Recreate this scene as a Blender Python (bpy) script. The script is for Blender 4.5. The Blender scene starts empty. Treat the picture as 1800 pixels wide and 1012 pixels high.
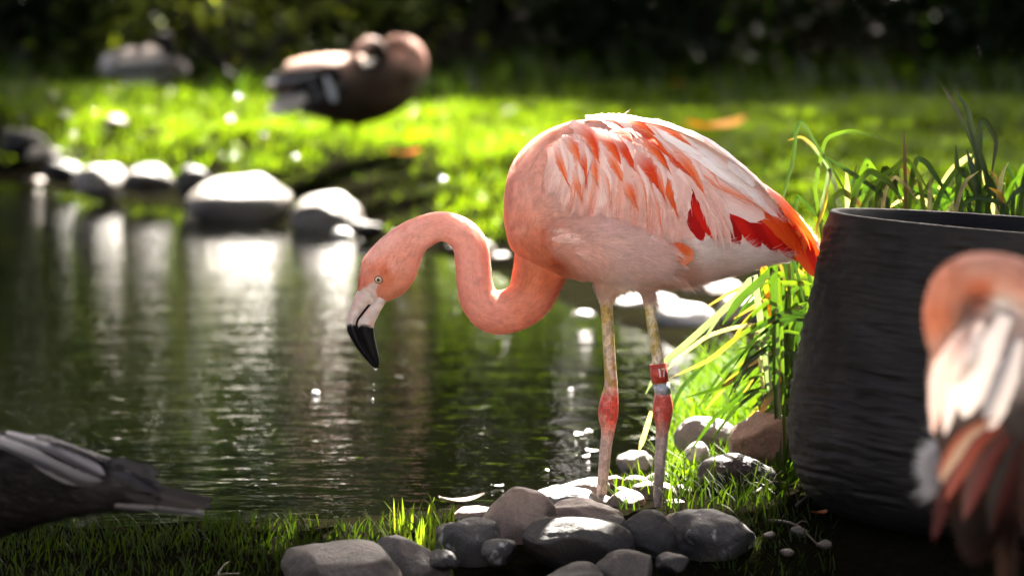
import bpy, math, random
import numpy as np
from mathutils import Vector, Matrix
from mathutils.bvhtree import BVHTree

R = math.radians
random.seed(7)
rng = np.random.default_rng(11)
scene = bpy.context.scene
col = scene.collection

# ------------------------------------------------------------------ camera, sky, sun, exposure
CAM_H, PITCH, FPX = 1.14, 0.0756, 10000.0          # f = 200 mm on a 36 mm wide sensor = 10000 px of an 1800 px wide frame
cam_d = bpy.data.cameras.new('camera')
cam = bpy.data.objects.new('camera', cam_d)
col.objects.link(cam)
cam.location = (0, -10, CAM_H)
cam.rotation_euler = (math.pi / 2 - PITCH, 0, 0)
cam_d.sensor_width = 36
cam_d.lens = 200
cam_d.clip_end = 500
cam_d.dof.use_dof = True
cam_d.dof.focus_distance = 9.98
cam_d.dof.aperture_fstop = 4.4
scene.camera = cam

SUN_EL, SUN_AZ = R(50), R(17)                      # azimuth measured from +Y (behind the bird) towards +X
SUN = np.array([math.cos(SUN_EL) * math.sin(SUN_AZ), math.cos(SUN_EL) * math.cos(SUN_AZ), math.sin(SUN_EL)])
world = bpy.data.worlds.new('World')
scene.world = world
world.use_nodes = True
wn = world.node_tree
bg = wn.nodes['Background']
sky = wn.nodes.new('ShaderNodeTexSky')
sky.sky_type = 'NISHITA'
sky.sun_disc = False
sky.sun_elevation = SUN_EL
sky.sun_rotation = SUN_AZ
sky.air_density = 0.2
sky.dust_density = 9.0
sky.ozone_density = 0.1
wn.links.new(sky.outputs[0], bg.inputs[0])
bg.inputs[1].default_value = 0.07
sl = bpy.data.lights.new('sun', 'SUN')
sl.energy = 5.0
sl.angle = R(0.5)
sl.color = (1.0, 0.93, 0.82)
so = bpy.data.objects.new('sun', sl)
col.objects.link(so)
so.rotation_euler = Vector(SUN).to_track_quat('Z', 'Y').to_euler()
so.location = (0, 0, 12)
scene.view_settings.view_transform = 'Standard'
scene.view_settings.look = 'None'
scene.view_settings.gamma = 1
scene.view_settings.exposure = 3.9
scene.render.engine = 'CYCLES'
scene.cycles.use_denoising = True
scene.cycles.max_bounces = 8
scene.cycles.transparent_max_bounces = 8
scene.cycles.sample_clamp_indirect = 6

# ------------------------------------------------------------------ helpers
FWD = np.array([0, math.cos(PITCH), -math.sin(PITCH)])
UPV = np.array([0, math.sin(PITCH), math.cos(PITCH)])
CAM = np.array([0, -10, CAM_H])


def ray(px, py):
    return FWD + np.array([1.0, 0, 0]) * ((px - 900) / FPX) - UPV * ((py - 506) / FPX)


def W(px, py, Y):
    """world point at depth plane Y seen at photo pixel px, py"""
    r = ray(px, py)
    return CAM + r * ((Y + 10) / r[1])


def G(px, py, z=0.0):
    """world point at height z seen at photo pixel"""
    r = ray(px, py)
    return CAM + r * ((z - CAM_H) / r[2])


def toPix(P):
    d = np.asarray(P) - CAM
    t = d @ FWD
    return np.stack([900 + d[..., 0] / t * FPX, 506 - (d @ UPV) / t * FPX], -1)


def sc(Y):
    return (Y + 10) / FPX


def lin(c):
    c = np.asarray(c, float) / 255.0
    return np.where(c <= .04045, c / 12.92, ((c + .055) / 1.055) ** 2.4)


def vnoise(P, seed=0):
    """smooth value noise, vectorised, range -1..1"""
    P = np.asarray(P, float)
    i = np.floor(P).astype(np.int64)
    f = P - i
    f = f * f * (3 - 2 * f)
    out = 0
    for dx in (0, 1):
        for dy in (0, 1):
            for dz in (0, 1):
                h = (i[..., 0] + dx) * 374761393 + (i[..., 1] + dy) * 668265263 + (i[..., 2] + dz) * 2147483647 + seed * 974711
                h = (h ^ (h >> 13)) * 1274126177
                h = (h ^ (h >> 16)) & 0xffff
                v = h / 32767.5 - 1
                out = out + v * (f[..., 0] if dx else 1 - f[..., 0]) * (f[..., 1] if dy else 1 - f[..., 1]) * (f[..., 2] if dz else 1 - f[..., 2])
    return out


def fbm(P, seed=0, o=3):
    P = np.asarray(P, float)
    s, a = 0, 1
    for k in range(o):
        s = s + a * vnoise(P * 2 ** k, seed + k)
        a *= .5
    return s


def new_mesh(name, V, F, colors=None, uv=None, smooth=True):
    """F: (n,3)/(n,4) array, or list of such arrays / lists"""
    me = bpy.data.meshes.new(name)
    V = np.asarray(V, np.float32)
    if isinstance(F, np.ndarray):
        F = [F]
    if isinstance(F, list) and F and isinstance(F[0], np.ndarray):
        loops = np.concatenate([f.ravel() for f in F]).astype(np.int32)
        tot = np.concatenate([np.full(len(f), f.shape[1]) for f in F]).astype(np.int32)
    else:
        loops = np.array([i for f in F for i in f], np.int32)
        tot = np.array([len(f) for f in F], np.int32)
    st = np.concatenate([[0], np.cumsum(tot)[:-1]]).astype(np.int32)
    me.vertices.add(len(V))
    me.vertices.foreach_set('co', V.ravel())
    me.loops.add(len(loops))
    me.loops.foreach_set('vertex_index', loops)
    me.polygons.add(len(tot))
    me.polygons.foreach_set('loop_start', st)
    me.polygons.foreach_set('loop_total', tot)
    me.update(calc_edges=True)
    me.validate()
    if colors is not None:
        c = np.ones((len(V), 4), np.float32)
        c[:, :3] = colors
        a = me.color_attributes.new('Col', 'FLOAT_COLOR', 'POINT')
        a.data.foreach_set('color', c.ravel())
    if uv is not None:
        u = me.uv_layers.new(name='UV')
        u.data.foreach_set('uv', np.asarray(uv, np.float32)[loops].ravel())
    if smooth:
        me.polygons.foreach_set('use_smooth', np.ones(len(tot), bool))
    return me


ROOT = {}


def thing(name, loc, label, cat, group=None):
    o = bpy.data.objects.new(name, None)
    o.empty_display_size = .05
    col.objects.link(o)
    o.location = loc
    o['label'] = label
    o['category'] = cat
    if group:
        o['group'] = group
    ROOT[o.name] = np.array(loc, float)
    return o


def part(name, V, F, mat, parent, **k):
    base = ROOT[parent.name]
    me = new_mesh(name, np.asarray(V) - base, F, **k)
    o = bpy.data.objects.new(name, me)
    col.objects.link(o)
    o.parent = parent
    ROOT[o.name] = base
    if mat:
        me.materials.append(mat)
    return o


def solo(name, V, F, mat, label=None, cat=None, group=None, kind=None, origin=None, **k):
    V = np.asarray(V, float)
    if origin is None:
        origin = np.array([*(V[:, :2].mean(0)), V[:, 2].min()])
    me = new_mesh(name, V - origin, F, **k)
    me.materials.append(mat)
    o = bpy.data.objects.new(name, me)
    o.location = origin
    col.objects.link(o)
    if label:
        o['label'] = label
    if cat:
        o['category'] = cat
    if group:
        o['group'] = group
    if kind:
        o['kind'] = kind
    return o


def spline(P, n):
    """Catmull-Rom through rows of P, n samples"""
    P = np.asarray(P, float)
    if len(P) == 2:
        t = np.linspace(0, 1, n)[:, None]
        return P[0] * (1 - t) + P[1] * t
    Q = np.vstack([2 * P[0] - P[1], P, 2 * P[-1] - P[-2]])
    d = np.linalg.norm(np.diff(P[:, :2] if P.shape[1] > 1 else P, axis=0), axis=1) + 1e-6
    s = np.concatenate([[0], np.cumsum(d)])
    out = []
    for x in np.linspace(0, s[-1], n):
        k = min(np.searchsorted(s, x, 'right') - 1, len(P) - 2)
        t = (x - s[k]) / d[k]
        p0, p1, p2, p3 = Q[k], Q[k + 1], Q[k + 2], Q[k + 3]
        out.append(.5 * ((2 * p1) + (p2 - p0) * t + (2 * p0 - 5 * p1 + 4 * p2 - p3) * t * t + (3 * p1 - p0 - 3 * p2 + p3) * t ** 3))
    return np.array(out)


def grid_faces(nu, nv, wrap=False):
    F = []
    i = np.arange(nu - 1)[:, None]
    j = np.arange(nv if wrap else nv - 1)[None, :]
    a = i * nv + j
    b = i * nv + (j + 1) % nv
    return np.stack([a, b, b + nv, a + nv], -1).reshape(-1, 4)


def tube(C, r, n=20, flat=1.0, cap=True, ref=(0, 1, 0)):
    """C (m,3) centre line, r (m,), flat = extent along ref relative to the other"""
    C = np.asarray(C, float)
    r = np.broadcast_to(np.asarray(r, float), (len(C),))
    flat = np.broadcast_to(np.asarray(flat, float), (len(C),))
    T = np.gradient(C, axis=0)
    T /= np.linalg.norm(T, axis=1)[:, None] + 1e-9
    ref = np.array(ref, float)
    A = ref - T * (T @ ref)[:, None]
    A /= np.linalg.norm(A, axis=1)[:, None] + 1e-9
    B = np.cross(T, A)
    a = np.arange(n) / n * 2 * math.pi
    V = C[:, None] + A[:, None] * (np.sin(a)[None, :, None] * (r * flat)[:, None, None]) + B[:, None] * (np.cos(a)[None, :, None] * r[:, None, None])
    V = V.reshape(-1, 3)
    F = [grid_faces(len(C), n, True)]
    if cap:
        V = np.vstack([V, C[:1], C[-1:]])
        m = len(V)
        j = np.arange(n)
        F.append(np.stack([np.full(n, m - 2), (j + 1) % n, j], -1))
        e = (len(C) - 1) * n
        F.append(np.stack([np.full(n, m - 1), e + j, e + (j + 1) % n], -1))
    return V, F


def tubeW(P, Y, n=20, m=None, flat=1.0):
    """P rows (px, py, r_px[, dY]) -> tube in plane Y"""
    P = np.asarray(P, float)
    S = spline(P, m or 6 * len(P))
    C = np.array([W(s[0], s[1], Y + (s[3] if P.shape[1] > 3 else 0)) for s in S])
    return tube(C, S[:, 2] * sc(Y), n, flat)


def loftW(S, Y, n=28, m=40, ex=2.2):
    """vertical sections (px, top, bottom, halfdepth_px)"""
    S = spline(np.asarray(S, float), m)
    V = []
    a = np.arange(n) / n * 2 * math.pi
    for x, t, b, d in S:
        h = (b - t) / 2
        c, s_ = np.cos(a), np.sin(a)
        cy = (t + b) / 2 + h * np.sign(s_) * np.abs(s_) ** (2 / ex)
        dy = d * np.sign(c) * np.abs(c) ** (2 / ex) * sc(Y)
        for q in range(n):
            V.append(W(x, cy[q], Y) + np.array([0, dy[q], 0]))
    V = np.array(V)
    F = [grid_faces(len(S), n, True)]
    c0, c1 = V[:n].mean(0), V[-n:].mean(0)
    V = np.vstack([V, c0, c1])
    k = len(V)
    j = np.arange(n)
    F.append(np.stack([np.full(n, k - 2), (j + 1) % n, j], -1))
    e = (len(S) - 1) * n
    F.append(np.stack([np.full(n, k - 1), e + j, e + (j + 1) % n], -1))
    return V, F


def ellipsoid(c, r, n=24, m=16, rot=None):
    u = np.linspace(0, math.pi, m)
    v = np.arange(n) / n * 2 * math.pi
    V = np.stack([np.sin(u)[:, None] * np.cos(v), np.sin(u)[:, None] * np.sin(v), np.cos(u)[:, None] * np.ones(n)], -1).reshape(-1, 3) * np.array(r)
    if rot is not None:
        V = V @ np.array(rot).T
    return V + np.array(c), [grid_faces(m, n, True)]


def merge(parts):
    Vs, Fs, o = [], [], 0
    for V, F in parts:
        Vs.append(V)
        for f in (F if isinstance(F, list) else [F]):
            Fs.append(np.asarray(f) + o)
        o += len(V)
    return np.vstack(Vs), Fs


def remesh(parts, voxel, smooth=4):
    """union of overlapping closed shapes as one continuous skin"""
    V, F = merge(parts)
    me = new_mesh('tmp', V, F)
    o = bpy.data.objects.new('tmp', me)
    col.objects.link(o)
    m = o.modifiers.new('r', 'REMESH')
    m.mode = 'VOXEL'
    m.voxel_size = voxel
    s = o.modifiers.new('s', 'SMOOTH')
    s.factor = .5
    s.iterations = smooth
    dg = bpy.context.evaluated_depsgraph_get()
    dg.update()
    ev = o.evaluated_get(dg)
    m2 = ev.to_mesh()
    nv, nf = len(m2.vertices), len(m2.polygons)
    co = np.empty(nv * 3, np.float32)
    m2.vertices.foreach_get('co', co)
    lt = np.empty(nf, np.int32)
    m2.polygons.foreach_get('loop_total', lt)
    li = np.empty(len(m2.loops), np.int32)
    m2.loops.foreach_get('vertex_index', li)
    ev.to_mesh_clear()
    bpy.data.objects.remove(o)
    bpy.data.meshes.remove(me)
    assert (lt == 4).all()
    return co.reshape(-1, 3).astype(float), li.reshape(-1, 4)


def vnormals(V, F):
    a = np.cross(V[F[:, 2]] - V[F[:, 0]], V[F[:, 3]] - V[F[:, 1]])
    N = np.zeros_like(V)
    for k in range(4):
        np.add.at(N, F[:, k], a)
    return N / (np.linalg.norm(N, axis=1)[:, None] + 1e-12)


def idw(ctrl, P, power=3.0):
    """inverse distance blend of control values; ctrl [((x,y),val..)]"""
    X = np.array([c[0] for c in ctrl], float)
    Vv = np.array([c[1] for c in ctrl], float)
    P = np.asarray(P, float)
    out = np.zeros((len(P), Vv.shape[1]))
    for s in range(0, len(P), 20000):
        d = np.linalg.norm(P[s:s + 20000, None] - X[None], axis=2) + 2.0
        w = d ** -power
        out[s:s + 20000] = (w @ Vv) / w.sum(1)[:, None]
    return out


# ------------------------------------------------------------------ materials
def mat(name):
    m = bpy.data.materials.new(name)
    m.use_nodes = True
    nt = m.node_tree
    nt.nodes.clear()
    out = nt.nodes.new('ShaderNodeOutputMaterial')
    return m, nt, out


def N(nt, t, **k):
    n = nt.nodes.new(t)
    for a, v in k.items():
        if a.startswith('i_'):
            n.inputs[a[2:].replace('_', ' ')].default_value = v
        elif a.startswith('n_'):
            n.inputs[int(a[2:])].default_value = v
        else:
            setattr(n, a, v)
    return n


def rgba(c):
    return (*[float(x) for x in c], 1)


def ramp(nt, stops):
    r = nt.nodes.new('ShaderNodeValToRGB')
    e = r.color_ramp.elements
    while len(e) < len(stops):
        e.new(.5)
    for k, (p, c) in enumerate(stops):
        e[k].position = p
        e[k].color = rgba(c)
    return r


def translucent_mat(name, tr=.3, rough=.6, noise=(60, .25), attr=True, base=(.5, .5, .5), spec=.3, barbs=False, sheen=0.0, tint=(1, 1, 1)):
    """Col attribute x fine noise, with light passing through thin blades / vanes"""
    m, nt, out = mat(name)
    L = nt.links.new
    tc = N(nt, 'ShaderNodeTexCoord')
    nz = N(nt, 'ShaderNodeTexNoise', i_Scale=noise[0], i_Detail=4.0, i_Roughness=.65)
    mr = N(nt, 'ShaderNodeMapRange', n_3=1 - noise[1], n_4=1 + noise[1])
    L(nz.outputs[0], mr.inputs[0])
    if barbs:
        uv = N(nt, 'ShaderNodeUVMap', uv_map='UV')
        mp = N(nt, 'ShaderNodeMapping')
        mp.inputs['Scale'].default_value = (9, 3.0, 1)
        L(uv.outputs[0], mp.inputs[0])
        L(mp.outputs[0], nz.inputs[0])
        nz.inputs['Scale'].default_value = noise[0]
    else:
        L(tc.outputs['Object'], nz.inputs[0])
    mul = N(nt, 'ShaderNodeMix', data_type='RGBA', blend_type='MULTIPLY')
    mul.inputs[0].default_value = 1
    if attr:
        at = N(nt, 'ShaderNodeAttribute', attribute_name='Col')
        L(at.outputs['Color'], mul.inputs[6])
    else:
        mul.inputs[6].default_value = rgba(base)
    L(mr.outputs[0], mul.inputs[7])
    p = N(nt, 'ShaderNodeBsdfPrincipled', i_Roughness=rough)
    p.inputs['Specular IOR Level'].default_value = spec
    if sheen:
        p.inputs['Sheen Weight'].default_value = sheen
        p.inputs['Sheen Roughness'].default_value = .4
    t = N(nt, 'ShaderNodeBsdfTranslucent')
    mx = N(nt, 'ShaderNodeMixShader', n_0=tr)
    L(mul.outputs[2], p.inputs['Base Color'])
    if tint != (1, 1, 1):
        tm = N(nt, 'ShaderNodeMix', data_type='RGBA', blend_type='MULTIPLY')
        tm.inputs[0].default_value = 1
        tm.inputs[7].default_value = rgba(tint)
        L(mul.outputs[2], tm.inputs[6])
        L(tm.outputs[2], t.inputs[0])
    else:
        L(mul.outputs[2], t.inputs[0])
    L(p.outputs[0], mx.inputs[1])
    L(t.outputs[0], mx.inputs[2])
    L(mx.outputs[0], out.inputs[0])
    return m


M_plume = translucent_mat('plumage', .12, .85, (160, .14), spec=.12, sheen=.15)
M_strand = translucent_mat('plumage_strand', .5, .8, (90, .22), spec=.12)
M_feather = translucent_mat('feather_vane', .22, .65, (7, .20), spec=.2, barbs=True)
M_grass = translucent_mat('grass_blade', .5, .16, (14, .3), spec=.8, tint=(1.15, 1.2, .5))
M_shore = translucent_mat('shore_blade', .5, .5, (14, .3), spec=.15, tint=(1.15, 1.2, .5))
M_reed = translucent_mat('reed_leaf', .45, .35, (40, .22), spec=.55, tint=(1.1, 1.15, .5))
M_leaf = translucent_mat('tree_leaf', .45, .45, (9, .35), spec=.45, tint=(1.2, 1.15, .45))
M_drab = translucent_mat('drab_plumage', .08, .75, (60, .3), spec=.2)
M_dead = translucent_mat('dead_leaf', .35, .6, (60, .3), spec=.3)


def leg_mat():
    m, nt, out = mat('leg_scales')
    L = nt.links.new
    tc = N(nt, 'ShaderNodeTexCoord')
    mp = N(nt, 'ShaderNodeMapping')
    mp.inputs['Scale'].default_value = (1.0, 1.0, .72)
    L(tc.outputs['Object'], mp.inputs[0])
    vo = N(nt, 'ShaderNodeTexVoronoi', feature='DISTANCE_TO_EDGE', i_Scale=120)
    vc = N(nt, 'ShaderNodeTexVoronoi', feature='F1', i_Scale=120)
    L(mp.outputs[0], vo.inputs[0])
    L(mp.outputs[0], vc.inputs[0])
    r = ramp(nt, [(0, (1.5, 1.5, 1.5)), (.10, (1, 1, 1))])
    L(vo.outputs['Distance'], r.inputs[0])
    at = N(nt, 'ShaderNodeAttribute', attribute_name='Col')
    bw = N(nt, 'ShaderNodeSeparateColor')
    L(vc.outputs['Color'], bw.inputs[0])
    mr = N(nt, 'ShaderNodeMapRange', n_3=.72, n_4=1.2)
    L(bw.outputs[0], mr.inputs[0])
    m1 = N(nt, 'ShaderNodeMix', data_type='RGBA', blend_type='MULTIPLY')
    m1.inputs[0].default_value = 1
    m2 = N(nt, 'ShaderNodeMix', data_type='RGBA', blend_type='MULTIPLY')
    m2.inputs[0].default_value = 1
    L(at.outputs['Color'], m1.inputs[6])
    L(mr.outputs[0], m1.inputs[7])
    L(m1.outputs[2], m2.inputs[6])
    L(r.outputs[0], m2.inputs[7])
    p = N(nt, 'ShaderNodeBsdfPrincipled', i_Roughness=.5)
    bp = N(nt, 'ShaderNodeBump', i_Strength=.5, i_Distance=.001)
    L(vo.outputs['Distance'], bp.inputs['Height'])
    L(bp.outputs[0], p.inputs['Normal'])
    L(m2.outputs[2], p.inputs['Base Color'])
    L(p.outputs[0], out.inputs[0])
    return m


M_leg = leg_mat()


def simple(name, base, rough=.5, noise=None, bump=None, spec=.5, metal=0, coat=0):
    m, nt, out = mat(name)
    L = nt.links.new
    p = N(nt, 'ShaderNodeBsdfPrincipled', i_Roughness=rough, i_Metallic=metal)
    p.inputs['Specular IOR Level'].default_value = spec
    p.inputs['Coat Weight'].default_value = coat
    tc = N(nt, 'ShaderNodeTexCoord')
    if noise:
        nz = N(nt, 'ShaderNodeTexNoise', i_Scale=noise[0], i_Detail=6.0, i_Roughness=.65)
        L(tc.outputs['Object'], nz.inputs[0])
        b = np.array(base)
        r = ramp(nt, [(.3, b * (1 - noise[1])), (.7, np.minimum(b * (1 + noise[1]), 1))])
        L(nz.outputs[0], r.inputs[0])
        L(r.outputs[0], p.inputs['Base Color'])
    else:
        p.inputs['Base Color'].default_value = rgba(base)
    if bump:
        nb = N(nt, 'ShaderNodeTexNoise', i_Scale=bump[0], i_Detail=6.0)
        L(tc.outputs['Object'], nb.inputs[0])
        bp = N(nt, 'ShaderNodeBump', i_Strength=bump[1], i_Distance=bump[2])
        L(nb.outputs[0], bp.inputs['Height'])
        L(bp.outputs[0], p.inputs['Normal'])
    L(p.outputs[0], out.inputs[0])
    return m


def stone_mat(name, a, b, vein=.0, wet=.55):
    m, nt, out = mat(name)
    L = nt.links.new
    tc = N(nt, 'ShaderNodeTexCoord')
    oi = N(nt, 'ShaderNodeObjectInfo')
    ad = N(nt, 'ShaderNodeVectorMath', operation='ADD')
    sc_ = N(nt, 'ShaderNodeVectorMath', operation='SCALE')
    sc_.inputs['Scale'].default_value = 37.0
    cx = N(nt, 'ShaderNodeCombineXYZ')
    L(oi.outputs['Random'], cx.inputs[0])
    L(oi.outputs['Random'], cx.inputs[1])
    L(cx.outputs[0], sc_.inputs[0])
    L(tc.outputs['Object'], ad.inputs[0])
    L(sc_.outputs[0], ad.inputs[1])
    n1 = N(nt, 'ShaderNodeTexNoise', i_Scale=16, i_Detail=8.0, i_Roughness=.6, i_Distortion=.6)
    n2 = N(nt, 'ShaderNodeTexNoise', i_Scale=260, i_Detail=5.0, i_Roughness=.7)
    n3 = N(nt, 'ShaderNodeTexNoise', i_Scale=34, i_Detail=6.0, i_Roughness=.55)
    for n in (n1, n2, n3):
        L(ad.outputs[0], n.inputs[0])
    r = ramp(nt, [(.30, lin(a)), (.72, lin(b))])
    L(n1.outputs[0], r.inputs[0])
    g = N(nt, 'ShaderNodeMapRange', n_1=.3, n_2=.7, n_3=.65, n_4=1.25)
    L(n2.outputs[0], g.inputs[0])
    m1 = N(nt, 'ShaderNodeMix', data_type='RGBA', blend_type='MULTIPLY')
    m1.inputs[0].default_value = 1
    L(r.outputs[0], m1.inputs[6])
    L(g.outputs[0], m1.inputs[7])
    # pale lichen / mineral blotches
    bl = ramp(nt, [(.60, (0, 0, 0)), (.68, (vein, vein, vein))])
    L(n3.outputs[0], bl.inputs[0])
    m2 = N(nt, 'ShaderNodeMix', data_type='RGBA', blend_type='MIX')
    L(bl.outputs[0], m2.inputs[0])
    L(m1.outputs[2], m2.inputs[6])
    m2.inputs[7].default_value = rgba(lin((205, 205, 205)))
    p = N(nt, 'ShaderNodeBsdfPrincipled', i_Roughness=wet)
    L(m2.outputs[2], p.inputs['Base Color'])
    b1 = N(nt, 'ShaderNodeBump', i_Strength=.6, i_Distance=.003)
    L(n2.outputs[0], b1.inputs['Height'])
    b2 = N(nt, 'ShaderNodeBump', i_Strength=.7, i_Distance=.012)
    L(n1.outputs[0], b2.inputs['Height'])
    L(b1.outputs[0], b2.inputs['Normal'])
    L(b2.outputs[0], p.inputs['Normal'])
    L(p.outputs[0], out.inputs[0])
    return m


M_stone = {
    'grey': stone_mat('stone_grey', (50, 44, 38), (80, 71, 62)),
    'dark': stone_mat('stone_dark', (28, 25, 22), (48, 43, 38), .0, .6),
    'brown': stone_mat('stone_brown', (98, 82, 70), (138, 118, 102)),
    'pale': stone_mat('stone_pale', (96, 90, 84), (140, 133, 125), .1, .5),
    'mottled': stone_mat('stone_mottled', (40, 38, 36), (66, 62, 58), .35),
    'wet': stone_mat('stone_wet_pale', (138, 135, 132), (184, 181, 178), .1, .22),
}
M_black = simple('black_horn', (.004, .004, .0045), .35, bump=(220, .25, .001), spec=.1)
M_red = simple('red_ring', lin((176, 62, 44)), .4, (90, .18))
M_white = simple('white_print', lin((226, 214, 204)), .5)
M_metal = simple('metal_ring', lin((168, 172, 178)), .4, (120, .2), metal=.35)
M_soil = simple('soil', (.022, .017, .012), .75, (18, .6), (60, .8, .02))
M_bark = simple('bark', (.06, .047, .036), .85, (14, .5), (30, .9, .03))


def pot_mat():
    m, nt, out = mat('charcoal_ceramic')
    L = nt.links.new
    tc = N(nt, 'ShaderNodeTexCoord')
    n1 = N(nt, 'ShaderNodeTexNoise', i_Scale=9, i_Detail=6.0)
    mp = N(nt, 'ShaderNodeMapping')
    mp.inputs['Scale'].default_value = (22, 22, 150)
    n2 = N(nt, 'ShaderNodeTexNoise', i_Scale=1.0, i_Detail=6.0, i_Roughness=.6)
    L(tc.outputs['Object'], n1.inputs[0])
    L(tc.outputs['Object'], mp.inputs[0])
    L(mp.outputs[0], n2.inputs[0])
    r = ramp(nt, [(.3, (.005, .005, .005)), (.75, (.016, .0155, .015))])
    L(n1.outputs[0], r.inputs[0])
    g = N(nt, 'ShaderNodeMapRange', n_1=.3, n_2=.7, n_3=.6, n_4=1.35)
    L(n2.outputs[0], g.inputs[0])
    m1 = N(nt, 'ShaderNodeMix', data_type='RGBA', blend_type='MULTIPLY')
    m1.inputs[0].default_value = 1
    L(r.outputs[0], m1.inputs[6])
    L(g.outputs[0], m1.inputs[7])
    p = N(nt, 'ShaderNodeBsdfPrincipled', i_Roughness=.6)
    p.inputs['Specular IOR Level'].default_value = .18
    bp = N(nt, 'ShaderNodeBump', i_Strength=.6, i_Distance=.003)
    L(n2.outputs[0], bp.inputs['Height'])
    L(bp.outputs[0], p.inputs['Normal'])
    L(m1.outputs[2], p.inputs['Base Color'])
    L(p.outputs[0], out.inputs[0])
    return m


def water_mat():
    m, nt, out = mat('pond_water')
    L = nt.links.new
    tc = N(nt, 'ShaderNodeTexCoord')
    # ripples: wind chop of several sizes, stronger close to the near shore
    h = None
    for s, dt, w in ((5.5, 2.0, .0024), (13.0, 3.0, .0024), (34.0, 2.0, .0011)):
        n = N(nt, 'ShaderNodeTexNoise', i_Scale=s, i_Detail=dt, i_Roughness=.45)
        mp = N(nt, 'ShaderNodeMapping')
        mp.inputs['Scale'].default_value = (.62, 1.0, 1)
        mp.inputs['Rotation'].default_value = (0, 0, R(7 * s))if s < 6 else (0, 0, R(-6))
        L(tc.outputs['Object'], mp.inputs[0])
        L(mp.outputs[0], n.inputs[0])
        k = N(nt, 'ShaderNodeMath', operation='MULTIPLY', n_1=w)
        L(n.outputs[0], k.inputs[0])
        if h is None:
            h = k
        else:
            a = N(nt, 'ShaderNodeMath', operation='ADD')
            L(h.outputs[0], a.inputs[0])
            L(k.outputs[0], a.inputs[1])
            h = a
    bp = N(nt, 'ShaderNodeBump', i_Strength=1.0, i_Distance=1.0)
    L(h.outputs[0], bp.inputs['Height'])
    nz = N(nt, 'ShaderNodeTexNoise', i_Scale=1.2, i_Detail=3.0)
    L(tc.outputs['Object'], nz.inputs[0])
    r = ramp(nt, [(.3, (.0006, .0008, .0002)), (.7, (.0014, .0016, .0005))])
    L(nz.outputs[0], r.inputs[0])
    p = N(nt, 'ShaderNodeBsdfPrincipled', i_Roughness=.015, i_IOR=1.333)
    L(r.outputs[0], p.inputs['Base Color'])
    L(bp.outputs[0], p.inputs['Normal'])
    L(p.outputs[0], out.inputs[0])
    return m


def ground_mat():
    m, nt, out = mat('earth')
    L = nt.links.new
    tc = N(nt, 'ShaderNodeTexCoord')
    n1 = N(nt, 'ShaderNodeTexNoise', i_Scale=1.3, i_Detail=8.0)
    n2 = N(nt, 'ShaderNodeTexNoise', i_Scale=45, i_Detail=8.0, i_Roughness=.7)
    L(tc.outputs['Object'], n1.inputs[0])
    L(tc.outputs['Object'], n2.inputs[0])
    r1 = ramp(nt, [(.35, (.0035, .003, .002)), (.65, (.0055, .0055, .0025))])
    L(n1.outputs[0], r1.inputs[0])
    g = N(nt, 'ShaderNodeMapRange', n_1=.3, n_2=.7, n_3=.5, n_4=1.5)
    L(n2.outputs[0], g.inputs[0])
    m1 = N(nt, 'ShaderNodeMix', data_type='RGBA', blend_type='MULTIPLY')
    m1.inputs[0].default_value = 1
    L(r1.outputs[0], m1.inputs[6])
    L(g.outputs[0], m1.inputs[7])
    p = N(nt, 'ShaderNodeBsdfPrincipled', i_Roughness=.8)
    p.inputs['Specular IOR Level'].default_value = 0.0
    bp = N(nt, 'ShaderNodeBump', i_Strength=.9, i_Distance=.02)
    L(n2.outputs[0], bp.inputs['Height'])
    L(bp.outputs[0], p.inputs['Normal'])
    L(m1.outputs[2], p.inputs['Base Color'])
    L(p.outputs[0], out.inputs[0])
    return m


# ------------------------------------------------------------------ ground and pond
WZ = -0.03
SHORE_PX = [(-900, 262), (-300, 290), (0, 312), (130, 338), (300, 354), (430, 386), (570, 401), (680, 425), (800, 447), (900, 482), (1000, 527), (1100, 562),
            (1190, 592), (1250, 640), (1245, 700), (1190, 780), (1130, 832), (1040, 866), (950, 884), (840, 899), (740, 908), (600, 918), (400, 926), (0, 936), (-900, 950)]
SH = np.array([G(x, y, WZ)[:2] for x, y in SHORE_PX])
SH = np.vstack([SH, [[-9, -.4], [-12, 4], [-11, 11], [-7, 13.5]]])


def pond_sd(P):
    """signed distance to the pond outline, positive on land"""
    P = np.asarray(P, float)
    A = SH
    B = np.roll(SH, -1, 0)
    best = np.full(len(P), 1e9)
    ins = np.zeros(len(P), bool)
    for a, b in zip(A, B):
        e = b - a
        w = P - a
        t = np.clip((w @ e) / (e @ e), 0, 1)
        d = np.linalg.norm(w - t[:, None] * e, axis=1)
        best = np.minimum(best, d)
        c = ((a[1] <= P[:, 1]) != (b[1] <= P[:, 1]))
        xs = a[0] + (P[:, 1] - a[1]) / (e[1] if abs(e[1]) > 1e-9 else 1e-9) * e[0]
        ins ^= c & (P[:, 0] < xs)
    return np.where(ins, -best, best)


def sm(x, a, b):
    t = np.clip((x - a) / (b - a), 0, 1)
    return t * t * (3 - 2 * t)


def ground_z(P):
    P = np.asarray(P, float)
    s = pond_sd(P)
    B = .02 + .17 * sm(P[:, 1], 4.6, 7.0)
    Q = np.column_stack([P, np.zeros(len(P))])
    up = B * sm(s, -.03, .62 + .28 * vnoise(Q * 1.6, 3)) + .02 * fbm(Q * 1.1, 5) * sm(s, .1, .6) + .008 * fbm(Q * 6, 9) * sm(s, 0, .2)
    far = .10 * sm(P[:, 1], 14, 20) - .17 * sm(-P[:, 1], .12, 1.15)
    dn = -.35 * sm(-s, .0, .9)
    return np.where(s > 0, WZ - .0 + .012 * sm(s, 0, .05) + up + far, WZ + dn + .012 * sm(s, -.05, 0) - .0)


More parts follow.
